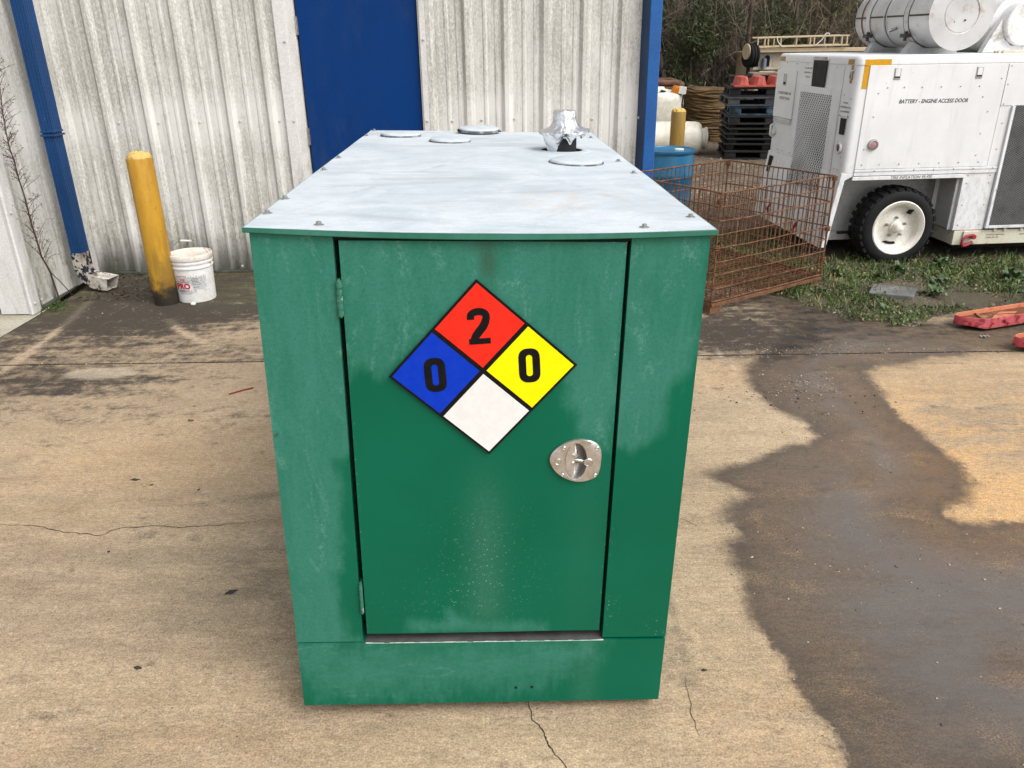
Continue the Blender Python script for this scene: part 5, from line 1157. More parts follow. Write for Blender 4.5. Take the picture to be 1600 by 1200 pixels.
# fasteners
def dot(x, z, y=-.0085, r=.0048):
    return (x, y, z, r)
dots = [dot(x, 1.272) for x in (-.30, -.18, -.05, .09, .23, .37)] + [dot(x, .752) for x in (-.40, -.27, -.12, .03, .18, .33, .48)] + [dot(-.36, 1.235), dot(-.37, 1.08), dot(-.40, .86), dot(.41, 1.20), dot(.47, 1.1), dot(.45, .95), dot(.45, .80), dot(.52, 1.32)] + [dot(x, .708, -.0115) for x in (-.3, -.15, .0, .15, .3, .45, .6)] + [dot(x, z, -.0015, .0055) for x in (.43, .60) for z in (.29, .44, .60, .655)] + [dot(.598, z, -.0065, .006) for z in (1.02, .84)] + [dot(.575, z, -.0095, .006) for z in (1.15, 1.28, 1.40)] + [dot(.66, z, -.0235) for z in (.35, .55)]
r0_ = None
for x, y, z, r in dots:
    if r0_ is None:
        mb = MB(); mb.lathe([(0, .0035), (.0028, .0028), (.0048, .0008), (.0050, -.001)], 10, Matrix.Rotation(R(90), 4, 'X')); r0_ = o = mb.build('fastener', m_steel, TR, smooth=50)
    else: o = dup(r0_, TR)
    o.location = (x, y, z)
def TM(x, y, z, rz=0): return Matrix.Translation((x, y, z)) @ Matrix.Rotation(R(rz), 4, 'Z') @ Matrix.Rotation(R(90), 4, 'X')
text_mesh('BATTERY - ENGINE ACCESS DOOR', .036, m_print, TR, TM(.051, -.0068, 1.177), bold=.0009, shear=.22, xs=.90)
text_mesh('TIRE INFLATION 95 PSI', .029, m_gprint, TR, TM(-.012, -.0064, .655), bold=.0005, shear=.22, xs=1.07)
text_mesh('LIFTING & TIEDOWN', .015, m_gprint, TR, TM(.745, .0015, .208), bold=.0002, shear=.2); text_mesh('25,000 LBS CAP', .015, m_gprint, TR, TM(.725, .0015, .188), bold=.0002, shear=.2); text_mesh('FORKLIFT', .015, m_gprint, TR, TM(.97, .0015, .206), bold=.0002, shear=.2)
# side marker lamp
def lamp(M4, lens, name='marker_lamp', r=.030):
    L0 = bpy.data.objects.new(name, None); COL.objects.link(L0); L0.parent = TR; L0.matrix_local = M4
    mb = MB(); mb.lathe([(r*1.0, 0), (r*1.02, .010), (r*.95, .016), (r*.70, .018), (r*.64, .012)], 28); mb.build('lamp_rim', m_steel if name == 'marker_lamp' else m_tw, L0, smooth=50)
    mb = MB(); mb.lathe([(r*.65, .012), (r*.45, .015), (0, .016)], 24); mb.build('lens', lens, L0, smooth=60)
lamp(Matrix.Translation((-.341, -.0065, .892)) @ Matrix.Rotation(R(90), 4, 'X'), m_pinkl, r=.037)
RM = lambda y, z: Matrix.Translation((XR-.001, y, z)) @ Matrix.Rotation(R(-90), 4, 'Y')
lamp(RM(.085, .862), m_redl, 'tail_lamp', .040); lamp(RM(1.302, .862), m_tw, 'tail_lamp', .034)
# amber tape corners
mb = MB(); mb.box(-.458, -.300, -.0036, -.0022, 1.4165, 1.4560); mb.build('reflective_tape', m_amberdecal, TR)
mb = MB(); mb.box(-.4875, -.4475, -.0012, -.0006, 1.265, 1.4160); mb.box(-.4875, -.4585, -.0040, -.0030, 1.4165, 1.4560); mb.build('reflective_tape', m_amberdecal, TR)
xr = XR-.0035
mb = MB(); mb.box(xr-.001, xr, .048, .135, 1.4225, 1.456); mb.box(XR-.0012, XR-.0004, .048, .085, 1.30, 1.4165); mb.build('reflective_tape', m_brondecal, TR)
mb = MB(); mb.box(xr-.001, xr, W_-.15, W_-.045, 1.4225, 1.456); mb.build('reflective_tape', m_brondecal, TR)
# rear face
mb = MB(); mb.box(XR-.010, XR-.0005, .975, 1.365, .9815, 1.352); rd = mb.build('outlet_door', m_tw, TR, bevel=.003)
mb = MB(); mb.box(XR-.016, XR-.0005, .985, 1.325, .940, .9795); mb.box(XR-.020, XR-.0165, .985, 1.325, .945, .955); mb.box(XR-.020, XR-.0165, .985, 1.325, .963, .973); mb.build('door_hinge', m_tg, TR, bevel=.002)
mb = MB(); mb.box(XR-.013, XR-.0102, 1.155, 1.215, 1.235, 1.325); mb.build('door_latch', m_steel, TR, bevel=.002); MB().box(XR-.0145, XR-.0132, 1.165, 1.205, 1.245, 1.262).build('latch_slot', m_dark, TR)
TR_M = lambda y, z: Matrix.Translation((XR-.0106, y, z)) @ Matrix.Rotation(R(-90), 4, 'Z') @ Matrix.Rotation(R(90), 4, 'X')
text_mesh('CONDITIONED AIR', .030, m_gprint, TR, TR_M(1.165, 1.175), bold=.0003, xs=1.0); text_mesh('OUTLET DOOR', .030, m_gprint, TR, TR_M(1.155, 1.135), bold=.0003, xs=1.0)
def small_print(lines, y0, z0, dz):
    mb = MB()
    for k, wd in enumerate(lines):
        y = y0+wd/2
        while y > y0-wd/2:
            q = random.uniform(.005, .010); mb.box(XR-.0014, XR-.0006, y-q, y, z0-k*dz, z0-k*dz+random.choice((.006, .010, .012))); y -= q+random.uniform(.003, .010)
    tag(mb.build('faded_small_print', m_gprint, TR), kind='stuff')
small_print([.12, .13, .07], .78, 1.375, .032); small_print([.06, .17, .13, .14], .095, 1.165, .030)
# rubber flaps
mb = MB(); mb.prism([(.445, 1.448), (.683, 1.448), (.672, 1.253), (.452, 1.250)], XR-.012, XR-.007, 'x'); mb.build('rubber_flap', m_rub, TR, bevel=.002)
mb = MB(); mb.box(XR-.0135, XR-.0045, .438, .690, 1.440, 1.466); mb.build('flap_clamp', m_tg, TR, bevel=.002)
mb = MB(); mb.prism([(.042, 1.072), (.122, 1.072), (.118, .955), (.046, .955)], XR-.010, XR-.005, 'x'); mb.build('rubber_flap', m_rub, TR, bevel=.002)
MB().box(XR-.012, XR-.001, .040, .124, 1.066, 1.080).build('flap_clamp', m_tg, TR, bevel=.002)
# rear mesh door: frame, lattice, dark screen behind
def skirt_x(z): return XR if z >= .69 else XR-.0005-(.69-z)*.130
fr_ = MB()
for y0, y1, z0, z1 in ((.182, .300, .50, 1.254), (.850, .915, .50, 1.254), (.3005, .8495, 1.205, 1.254)): fr_.box(XR-.012, XR-.001, y0, y1, max(z0, .69), z1)
for y0, y1 in ((.182, .300), (.850, .915)):
    fr_.add([(XR-.012, y0, .6895), (XR-.012, y1, .6895), (skirt_x(.50)-.012, y1, .50), (skirt_x(.50)-.012, y0, .50), (XR-.001, y0, .6895), (XR-.001, y1, .6895), (skirt_x(.50)-.001, y1, .50), (skirt_x(.50)-.001, y0, .50)], [(3,2,1,0),(4,5,6,7),(0,1,5,4),(1,2,6,5),(2,3,7,6),(3,0,4,7)])
fr_.build('mesh_door_frame', m_tw, TR, bevel=.002)
mb = MB(); mb.box(XR-.002, XR-.0008, .3, .85, .69, 1.206); mb.build('dark_screen', m_meshdark, TR)
mb = MB(); mb.add([(XR-.0021, .3, .69), (XR-.0021, .85, .69), (skirt_x(.50)-.0022, .85, .50), (skirt_x(.50)-.0022, .3, .50)], [(0,1,2,3)]); mb.build('dark_screen', m_meshdark, TR)
lt = MB(); lattice(lt, .3, .85, .50, 1.206, .0160, .0160, .0066, .002, 0)
lt.v = [(skirt_x(z)-.0075+y, x, z) for x, y, z in lt.v]
tag(lt.build('perforated_mesh', m_tw, TR), kind='stuff')
mb = MB(); mb.box(XR-.0035, XR-.0005, .176, .181, .70, 1.415); mb.build('panel_seam', m_tg, TR)
for y, z in ((.92, 1.18), (.925, 1.05), (.935, .86), (.945, .72), (.20, 1.22), (.19, .93), (.18, .74), (.03, 1.2), (.04, 1.0), (.05, .8), (.13, .71), (.08, .71), (.3, 1.40), (.6, 1.405), (.8, 1.41), (1.0, 1.405), (1.2, 1.41), (1.36, 1.2), (1.36, .9), (1.1, .72), (1.2, .72), (.13, 1.22), (.13, 1.05), (.13, .9)):
    o = dup(r0_, TR); o.location = (XR-.001, y, z); o.rotation_euler = (0, 0, R(-90))
mb = MB(); mb.add([(skirt_x(z)-.0032, y, z) for y, z in ((1.25, .655), (1.335, .655), (1.335, .52), (1.27, .52))], [(0,1,2,3)]); mb.build('hand_hole', m_dark, TR)
mb = MB(); mb.tube([(XR-.002, 1.325, .92), (XR-.03, 1.325, .905), (XR-.03, 1.325, .83), (XR-.002, 1.325, .81)], .010, 8); mb.build('grab_handle', m_tw, TR, smooth=60)
mb = MB(); mb.tube([(XR-.002, .046, 1.385), (XR-.016, .046, 1.385), (XR-.018, .05, 1.34), (XR-.002, .05, 1.335)], .008, 8); mb.build('corner_catch', m_steel, TR, smooth=60)
mb = MB(); mb.box(-.63, -.56, .30, W_-.02, .150, .158); mb.box(-.625, -.604, .60, .70, .1585, .24); mb.box(-.625, -.604, 1.0, 1.08, .1585, .24); mb.build('rear_bracket', m_cream, TR, bevel=.002)
mb = MB(); mb.tube([(-.62, .45, .25), (-.645, .46, .19), (-.62, .47, .14)], .012, 8); mb.tube([(-.61, 1.02, .30), (-.635, 1.03, .25), (-.61, 1.04, .2)], .012, 8); mb.build('red_hook', paint('red_hook_paint', (.30, .025, .035), rough=.5), TR, smooth=60)
mb = MB(); mb.cyl((-.27, .20, .215), (-.40, .20, .215), .012, n=10); mb.box(-.30, -.22, .17, .23, .19, .24); mb.build('axle_stop', m_dark, TR)
# red shackle on the rail
mb = MB(); mb.tube([(.575, -.02, .205), (.545, -.035, .218), (.490, -.045, .215), (.462, -.05, .190), (.455, -.052, .160), (.470, -.05, .142), (.505, -.045, .146), (.548, -.035, .165)], .0105, 10); mb.tube([(.545, -.012, .205), (.545, -.055, .205)], .016, 10); mb.build('tow_shackle', paint('red_shackle_paint', (.34, .035, .05), (.24, .02, .03), 30, rough=.45), TR, smooth=60)
mb = MB(); mb.box(.485, .600, -.012, .0015, .150, .243); mb.build('shackle_plate', m_cream, TR, bevel=.003)
mb = MB()
for x in (.72, .80, .93, 1.06): mb.box(x, x+.022, -.008, .0015, .236, .262)
mb.build('rail_cleat', m_cream, TR, bevel=.002)
# wheel
def wheel(x, y, side):
    Wh = bpy.data.objects.new('wheel', None); COL.objects.link(Wh); Wh.parent = TR; Wh.scale = (1.05, 1.05, 1.05); Wh.location = (x, y, .280); Wh.rotation_euler = (R(90), 0, 0) if side > 0 else (R(90), 0, R(180))
    # local +z of the wheel points out of the trailer's side
    ro = .274; mb = MB()
    mb.lathe([(.178, -.175), (.205, -.192), (.245, -.190), (.262, -.172), (ro, -.150), (ro, -.034), (.262, -.012), (.247, .000), (.225, .004), (.200, .003), (.186, -.006), (.178, -.020)], 56); mb.build('tyre', m_tyre, Wh, smooth=40)
    mb = MB(); nb = 30
    for s in (0, 1):
        for k in range(nb):
            a = 2*math.pi*(k+.5*s)/nb; Mx = Matrix.Rotation(a, 4, 'Z')
            z0, z1 = (-.088, -.006) if s == 0 else (-.182, -.096)
            q = [(ro-.012, -.017, z0), (ro-.012, .017, z0), (ro+.010, .015, z0), (ro+.010, -.015, z0)]
            dz = .0; zz1 = z1
            rr = ro+.013 if s == 0 else ro+.013
            p = [(ro-.012, -.017, z0), (ro-.012, .017, z0), (ro-.012, .017, zz1), (ro-.012, -.017, zz1), (ro+.010, -.0150, z0), (ro+.010, .0150, z0), (ro+.003, .0155, zz1), (ro+.004, -.0155, zz1)] if s == 0 else [(ro-.012, -.017, z0), (ro-.012, .017, z0), (ro-.012, .017, zz1), (ro-.012, -.017, zz1), (ro+.004, -.0155, z0), (ro+.003, .0155, z0), (ro+.010, .0150, zz1), (ro+.010, -.0150, zz1)]
            mb.add(p, [(3,2,1,0),(4,5,6,7),(0,1,5,4),(1,2,6,5),(2,3,7,6),(3,0,4,7)], Mx)
    mb.build('tread_block', m_tyre, Wh)
    mb = MB(); mb.lathe([(.174, -.03), (.178, -.012), (.190, -.003), (.193, .003), (.186, .008), (.178, .004), (.166, -.002), (.160, -.010), (.157, -.012), (.154, -.030), (.149, -.052), (.135, -.060), (.110, -.062), (.072, -.052), (.045, -.046), (0, -.046)], 56); rm = mb.build('rim', m_rim, Wh, smooth=40)
    mb = MB(); mb.lathe([(.045, -.048), (.044, -.030), (.036, -.026), (.030, .014), (.026, .024), (.014, .030), (0, .031)], 28); mb.build('hub', m_rim, rm, smooth=40)
    for k in range(5):
        a = R(20+72*k); mb = MB(); cx, cy = .068*math.cos(a), .068*math.sin(a)
        mb.prism([(cx+.0095*math.cos(R(60*j)), cy+.0095*math.sin(R(60*j))) for j in range(6)], -.052, -.030, 'z'); mb.cyl((cx, cy, -.03), (cx, cy, -.020), .005, n=8); mb.build('lug_nut', m_steel, rm)
    mb = MB(); mb.box(-.005, .005, .120, .165, -.055, -.010, Matrix.Rotation(R(-38), 4, 'Z')); mb.build('valve', m_dark, rm)
    mb = MB(); mb.prism([(.128*math.cos(R(a)), .128*math.sin(R(a))) for a in range(236, 285, 6)]+[(.110*math.cos(R(a)), .110*math.sin(R(a))) for a in range(280, 240, -8)], -.0605, -.056, 'z'); mb.build('caked_dirt', m_dark, rm)
    return Wh
wheel(-.03, .004, 1); wheel(-.03, W_-.004, -1); wheel(2.6, .004, 1); wheel(2.6, W_-.004, -1)
# roof fittings
mb = MB(); mb.box(.48, .80, .06, .085, 1.4805, 1.497); mb.cyl((.50, .07, 1.489), (.50, .045, 1.489), .011, n=12); mb.cyl((.535, .07, 1.489), (.535, .045, 1.489), .011, n=12); mb.build('roof_rail', m_cream, TR, bevel=.002)

# ------------------------------------------------------------------ tanks on the roof
ct, st_ = math.cos(R(4.4)), math.sin(R(4.4))
def onroof(x, y): return (2.94+x*ct-y*st_, 5.86+x*st_+y*ct)
def silver():
    M = Mat('weathered_silver_tank', 0.42, 0.35); n = M.noise(3, 5, .6); f = M.noise(11, 6, .7)
    c = M.mix(M.ramp(n, .35, .65), (0.60, 0.60, 0.60), (0.50, 0.50, 0.50)); c = M.mix(M.ramp(f, .54, .70, 0, .75), c, (0.40, 0.25, 0.15)); M.col(c); return M.m
m_silver = silver(); m_band = paint('dark_band', (.055, .045, .042), (.10, .075, .06), 20, rough=.6)
sx, sy = onroof(.224, .13)
ST = thing('silver_tank', 'weathered silver cylindrical tank strapped to the trailer roof, its round end facing us', 'tank', (sx, sy, 1.735), (R(-90), 0, R(4.4)))
RT, LTk = .216, 1.12       # local z runs away from the viewer along the roof
mb = MB(); mb.lathe([(0, .004), (.118, .002), (.122, .006), (.128, .0), (.235, .004), (RT-.004, .010), (RT, .022), (RT, LTk-.02), (RT-.02, LTk+.02), (RT*.7, LTk+.06), (0, LTk+.075)], 64); mb.build('tank_shell', m_silver, ST, smooth=35)
for z, wd, mt in ((.018, .010, m_band), (.30, .055, m_tg), (.60, .012, m_silver), (.64, .012, m_silver), (.86, .055, m_tg)):
    mb = MB(); mb.lathe([(RT, z), (RT+.005, z+.001), (RT+.005, z+wd), (RT, z+wd+.001)], 64); mb.build('tank_band', mt, ST, smooth=35)
for z in (.295, .355, .855, .62):
    mb = MB(); mb.lathe([(RT, z), (RT+.004, z+.001), (RT+.004, z+.009), (RT, z+.010)], 64); mb.build('seam_line', m_band, ST)
mb = MB(); mb.box(-RT-.004, -RT+.004, -.006, .006, .02, LTk-.03); mb.build('side_seam', m_band, ST)
mb = MB(); mb.lathe([(RT+.001, .98), (RT+.0035, .985), (RT+.0035, 1.0), (RT+.001, 1.005)], 64); mb.build('rust_streak', m_rust2, ST)
for z in (.325, .885):
    a = R(147)      # clamp on the left flank, a bit below the middle
    cx, cy = (RT+.012)*math.cos(a), -(RT+.012)*math.sin(a)
    mb = MB(); mb.cyl((cx-.01, -cy-.02, z), (cx-.01, -cy+.045, z), .012, n=10); mb.box(cx-.035, cx+.012, -cy-.004, -cy+.022, z-.035, z+.035); mb.build('strap_clamp', m_band, ST)
mb = MB(); mb.cyl((-RT*.92, RT*.38, .47), (-RT*.92-.06, RT*.38+.02, .47), .012, n=10); mb.build('drain_plug', m_steel, ST)
for z in (.30, .86):
    mb = MB(); pts = [(-.205, .255), (-.150, .176), (-.06, .219), (.06, .219), (.150, .176), (.205, .255)]
    mb.prism([(p[0], p[1]) for p in pts], z-.005, z+.06, 'z'); mb.build('saddle', m_tg, ST)
mb = MB(); mb.cyl((.03, .04, -.004), (.03, .04, .01), .006, n=10); mb.cyl((-.045, .05, .0), (-.045, .05, .01), .004, n=8); mb.build('end_fitting', m_band, ST)
wx, wy = onroof(.775, .22)
WT = thing('white_roof_tank', 'white cylindrical tank with plain round end on the trailer roof, cut by the photo edge', 'tank', (wx, wy, 1.672), (R(-90), 0, R(4.4)))
m_wt = paint('mildewed_white', (0.78, 0.78, 0.78), (0.70, 0.70, 0.69), 4, rough=.42, grime=(.26, .25, .17), gs=5)
mb = MB(); mb.lathe([(0, .0), (.138, .0), (.146, .006), (.148, .02), (.148, .10), (.195, .11), (.200, .13), (.200, 1.05), (0, 1.06)], 48); mb.build('tank_shell', m_wt, WT, smooth=35)
mb = MB(); mb.prism([(-.27, .189), (-.165, -.03), (-.152, .03), (-.12, .10), (-.06, .145), (.06, .145), (.12, .10), (.152, .03), (.165, -.03), (.27, .189)], .035, .085, 'z'); mb.build('cradle', m_wt, WT)
mb = MB(); mb.box(-.25, .25, .15, .188, .8, .86); mb.build('rear_cradle', m_wt, WT)
text_mesh('S', .05, m_print, WT, Matrix.Translation((.015, -.005, -.001)) @ Matrix.Rotation(R(180), 4, 'X'), bold=.001)

# ================================================================== tan equipment trailer with ladder, far behind the pallets
m_tan = paint('tan_paint', (0.52, 0.42, 0.28), (0.44, 0.34, 0.21), 5, rough=.55); m_tan2 = paint('pale_tan_panel', (0.50, 0.47, 0.41), (0.42, 0.39, 0.33), 6, rough=.6)
m_weath = paint('weathered_board', (0.22, 0.185, 0.135), (0.14, 0.115, 0.085), 9, (1, 6, 1), rough=.85)
TE = thing('equipment_trailer', 'tan equipment trailer with open bays behind the stack of pallets', 'trailer', (4.35, 15.0, 0))
mb = MB(); mb.box(.12, 3.2, .25, 1.6, .45, 1.36); mb.box(.12, .40, 0.02, .25, .98, 1.06); mb.build('body', m_tan, TE, bevel=.01)
mb = MB(); mb.box(-.02, 2.6, -.05, .30, 1.365, 1.425); mb.build('ladder_beam', m_tan, TE, bevel=.006)
mb = MB(); mb.box(.02, .62, .10, .2495, 1.08, 1.36); mb.build('bay_panel', m_tan2, TE, bevel=.004)
for x, z0, z1, wd in ((.26, 1.13, 1.32, .045), (.40, 1.13, 1.27, .04), (.08, 1.13, 1.26, .03)):
    pts = [(x-wd, z0), (x+wd, z0), (x+wd, z1-wd)]+[(x+wd*math.cos(R(a)), z1-wd+wd*math.sin(R(a))) for a in range(20, 180, 20)]+[(x-wd, z1-wd)]
    MB().prism(pts, .092, .0995, 'y').build('bay_opening', m_dark if x < .3 else m_tan, TE)
mb = MB(); mb.cyl((.20, .05, 1.10), (.20, .05, 1.25), .04, n=14); mb.cyl((.20, .05, 1.25), (.20, .05, 1.28), .04, .015, n=14); mb.build('grey_bottle', paint('grey_blue_steel', (.16, .19, .24), rough=.4), TE, smooth=40)
mb = MB(); mb.box(.64, .66, .0, .24, 1.06, 1.36); mb.box(.80, .82, .0, .24, 1.06, 1.36); mb.build('bay_post', m_tan2, TE)
mb = MB()
for k in range(5): mb.cyl((.70, .02, 1.10+.055*k), (.72, -.03, 1.10+.055*k), .022, n=10)
mb.build('valve_knob', paint('dark_red_knob', (.12, .03, .025), rough=.5), TE, smooth=40)
mb = MB(); mb.box(.1, 3.0, .3, 1.5, .30, .449); mb.build('chassis', m_dark, TE)
for x in (.8, 2.4):
    mb = MB(); mb.lathe([(0, -.1), (.2, -.1), (.36, -.09), (.38, -.05), (.38, .05), (.36, .09), (.2, .1), (0, .1)], 32, Matrix.Translation((x, .28, .38)) @ Matrix.Rotation(R(90), 4, 'X')); mb.build('wheel', m_tyre, TE, smooth=40)
LD = thing('ladder', 'tan ladder with white straps lying on top of the tan equipment trailer', 'ladder', (4.345, 14.95, 1.45), (0, R(-.8), R(0)))
Ll = 1.60
for nm, z, y in (('rail', .150, -.02), ('rail', .0, -.02)): MB().box(0, Ll, y-.02, y+.02, z-.012, z+.012).build(nm, m_tan, LD, bevel=.003)
for k, x in enumerate((.02, .14, .20, .30, .42, .69, .93, 1.0, 1.18, 1.34, 1.48, 1.57)):
    MB().box(x-.010, x+.010, -.035, -.005, .0125, .1375).build('rung', m_tan, LD, bevel=.002)
for nm, z in (('rail', .155), ('rail', .005)): MB().box(0.02, Ll-.02, .33, .37, z-.012, z+.012).build(nm, m_tan, LD, bevel=.003)
mb = MB(); mb.tube([(.33, -.045, .16), (.36, -.05, .08), (.43, -.045, .0)], .009, 6); mb.tube([(1.02, -.045, .0), (1.12, -.05, .09), (1.16, -.045, .16)], .009, 6); mb.tube([(1.17, -.03, .165), (1.20, -.03, .195), (1.24, -.03, .19), (1.25, -.03, .165)], .010, 6); mb.build('white_strap', m_bucket, LD, smooth=60)
HRL = thing('hose_reel', 'black hose reel with a cream disc at the end of the tan equipment trailer', 'hose reel', (4.26, 15.0, 1.32), (0, R(90), R(14)))
for k in range(3):
    mb = MB(); z = -.03+k*.055; mb.lathe([(.10, z-.022), (.185, z-.024), (.20, z-.008), (.20, z+.008), (.185, z+.024), (.10, z+.022)], 36); mb.build('hose_turn', m_tyre, HRL, smooth=50)
mb = MB(); mb.lathe([(0, -.075), (.125, -.075), (.13, -.07), (.13, -.055), (0, -.055)], 36, Matrix.Translation((-.06, 0, 0))); mb.build('cream_disc', m_tan, HRL, smooth=40)
mb = MB(); mb.box(.06, 1.3, -.03, .03, -.02, .02); mb.build('reel_post', m_dark, HRL)
BD = thing('weathered_board', 'weathered grey board lying across the top of the pallet stack', 'board', (3.98, 12.22, 1.116), (0, R(-1), R(-6)))
MB().box(-.46, .5, -.22, .20, 0, .03).build('board_plank', m_weath, BD, bevel=.004)
SH = thing('red_shed', 'dark red shed with a row of dark openings glimpsed between the two roof tanks', 'shed', (9.6, 18.0, 0))
m_brick = paint('red_shed_boards', (.15, .038, .028), (.10, .028, .022), 6, (6, 1, 1), rough=.8)
mb = MB(); mb.box(-1.2, 1.4, 0, 2.0, 0, 1.55); mb.build('wall', m_brick, SH)
for k in range(6): MB().box(-.55+.20*k, -.40+.20*k, -.02, -.002, 1.32, 1.46).build('opening', m_dark, SH)
mb = MB(); mb.box(-.7, 1.4, -.06, -.021, 1.465, 1.51); mb.build('eave_board', m_tan2, SH)
mb = MB(); mb.prism([(-1.4, 1.551), (1.6, 1.551), (.1, 1.75)], -.1, 2.1, 'y'); mb.build('roof', m_brick, SH)

# ================================================================== red pallet jack
m_fork = paint('scuffed_red_paint', (0.42, 0.045, 0.065), (0.52, 0.13, 0.13), 8, (1, 1, 1.6), rough=.42, spot=(.22, .02, .03), spot_s=20, spot_lo=.5, spot_hi=.6)
m_forkin = paint('rusty_fork_bed', (0.16, 0.065, 0.026), (0.10, 0.042, 0.02), 14, rough=.85, spot=(.30, .16, .08), spot_s=10, spot_lo=.58, spot_hi=.64)
m_lip = paint('worn_orange_lip', (0.55, 0.20, 0.11), (0.45, 0.12, 0.07), 22, rough=.5)
FA = R(19.0)
PJ = thing('pallet_jack', 'red pallet jack with rusty fork beds, two fork tips reaching in at the right edge', 'pallet jack', (2.650, 4.385, 0), (0, 0, FA))
def fork(y0):
    Wf = .165; zt = .083; zb = .020
    ot = [(0.0, .018), (.030, -.012), (.110, -.0825), (1.25, -.0825), (1.25, .0825), (.110, .0825), (.040, .078), (.0, .055)]
    ot = [(p[0], p[1]) for p in ot]
    f = bpy.data.objects.new('fork', None); COL.objects.link(f); f.parent = PJ; f.location = (0, y0, 0)
    mb = MB(); n = len(ot)
    def inset(p, d):
        cx, cy = .6, 0.0; out = []
        for x, y in p: out.append((x+d if x < .2 else x, y+(d if y < 0 else -d)*(1 if x > .05 else .4)))
        return out
    inn = inset(ot, .009); rings = [[(x, y, zb+(.010 if x < .1 else 0)) for x, y in ot], [(x, y, zt-.010) for x, y in ot], [(x, y, zt-.003) for x, y in inset(ot, .003)]]
    for rg in rings: mb.v += rg
    for j in range(2):
        for k in range(n-1+1): a, b = j*n+k, j*n+(k+1) % n; mb.f.append((a, b, b+n, a+n))
    mb.build('fork_skin', m_fork, f, smooth=50)
    mb = MB(); top = [(x, y, zt-.0028) for x, y in inset(ot, .0032)]; ii = [(x, y, zt-.004) for x, y in inn]; dn = [(x, y, zt-.030) for x, y in inset(ot, .010)]
    for rg in (top, ii, dn): mb.v += rg
    for j in range(2):
        for k in range(n): a, b = j*n+k, j*n+(k+1) % n; mb.f.append((a, b, b+n, a+n))
    mb.build('fork_lip', m_lip, f)
    mb = MB(); mb.v += [(x, y, zt-.028) for x, y in inset(ot, .0105)]; mb.f.append(tuple(range(n))); mb.build('fork_bed', m_forkin, f)
    mb = MB(); mb.bar((.105, -.07, zt-.025), (.185, .07, zt-.025), .012, .012); mb.build('bed_rib', m_forkin, f)
    mb = MB(); mb.add([(.20, -.030, zt-.0272), (.36, -.052, zt-.0270), (.40, -.01, zt-.0270), (.28, .020, zt-.0272)], [(0,1,2,3)]); mb.add([(.30, .03, zt-.0268), (.42, .0, zt-.0268), (.46, .02, zt-.0268), (.36, .05, zt-.0268)], [(0,1,2,3)]); mb.build('paint_scrap', m_lip, f)
    mb = MB(); mb.cyl((.24, -.0835, .052), (.24, -.0822, .052), .0075, n=12); mb.build('pin_hole', m_dark, f)
    mb = MB(); mb.cyl((.20, -.04, .0205), (.20, .04, .0205), .0200, n=16); mb.cyl((.27, -.04, .0205), (.27, .04, .0205), .0200, n=16); mb.build('load_roller', m_dark, f, smooth=40)
fork(0.0); fork(-.40)
mb = MB(); mb.box(1.2505, 1.34, -.50, .10, .06, .20); mb.box(1.3405, 1.5, -.32, -.08, .06, .42); mb.build('jack_body', m_fork, PJ, bevel=.01)
mb = MB(); mb.cyl((1.44, -.2, .42), (1.7, -.2, 1.15), .018, n=12); mb.tube([(1.7, -.34, 1.16), (1.70, -.2, 1.15), (1.7, -.06, 1.16)], .016, 10); mb.build('tiller', m_dark, PJ, smooth=50)
mb = MB(); mb.cyl((1.42, -.26, .0905), (1.42, -.14, .0905), .09, n=28); mb.build('steer_wheel', m_dark, PJ, smooth=40)
mb = MB()
for k in range(9): a = k/8; mb.v += [(a*.055, -.012+.008*math.sin(k*1.7), .004+.012*abs(math.sin(k*1.1))), (a*.055+.005, .014+.006*math.cos(k*2.1), .003+.010*abs(math.cos(k*1.3)))]
for k in range(8): mb.f.append((2*k, 2*k+1, 2*k+3, 2*k+2))
o = mb.build('foil_scrap', m_foil, loc=(2.70, 4.25, 0), rot=(0, 0, .2)); so_ = o.modifiers.new('t', 'SOLIDIFY'); so_.thickness = .001; tag(o, 'crumpled scrap of foil on the concrete under the tip of the red fork', 'litter')
# flat slab in the grass
mb = MB(); c0 = (2.53, 5.09); mb.prism([(2.385-c0[0], 5.045-c0[1]), (2.628-c0[0], 4.925-c0[1]), (2.735-c0[0], 5.10-c0[1]), (2.49-c0[0], 5.225-c0[1])], 0, .03, 'z')
o = mb.build('flat_slab', paint('grey_slab_stone', (.17, .17, .165), (.11, .108, .10), 9, rough=.8, spot=(.07, .065, .05), spot_s=12), bevel=.006, loc=(c0[0], c0[1], .012), rot=(R(1), R(-1.5), 0)); tag(o, 'flat grey slab lying in the grass between the basket and the big tyre', 'slab')

# ================================================================== plants on the ground
def leafmat(nm, a, b, c=None, rough=.55):
    M = Mat(nm, rough); r = M.island(); n = M.noise(3, 3, .6)
    col = M.mix(r, a, b)
    if c: col = M.mix(M.ramp(r, .86, .88), col, c)
    M.col(M.mix(1.0, col, M.ramp(n, .3, .7, .7, 1.25), 'MULTIPLY')); M.b.inputs['Transmission Weight'].default_value = 0.0; return M.m
m_grass = leafmat('weedy_grass', (0.040, 0.074, 0.014), (0.115, 0.175, 0.040), (0.24, 0.18, 0.09))
m_weed = leafmat('broad_weed_leaves', (0.045, 0.085, 0.025), (0.10, 0.15, 0.055))
m_litter = leafmat('dead_leaf_litter', (0.085, 0.052, 0.032), (0.26, 0.19, 0.13), (0.38, 0.31, 0.24), .85)
def scatter(n, x0, x1, y0, y1, dens):
    P = np.stack([rng.uniform(x0, x1, n), rng.uniform(y0, y1, n)], 1)
    d = sdf(P, SOIL)+np.array([mnoise.noise(Vector((p[0]*9, p[1]*9, 2)))*.06 for p in P])
    k = (d < 0.015) & (rng.random(n) < dens(P)); return P[k]
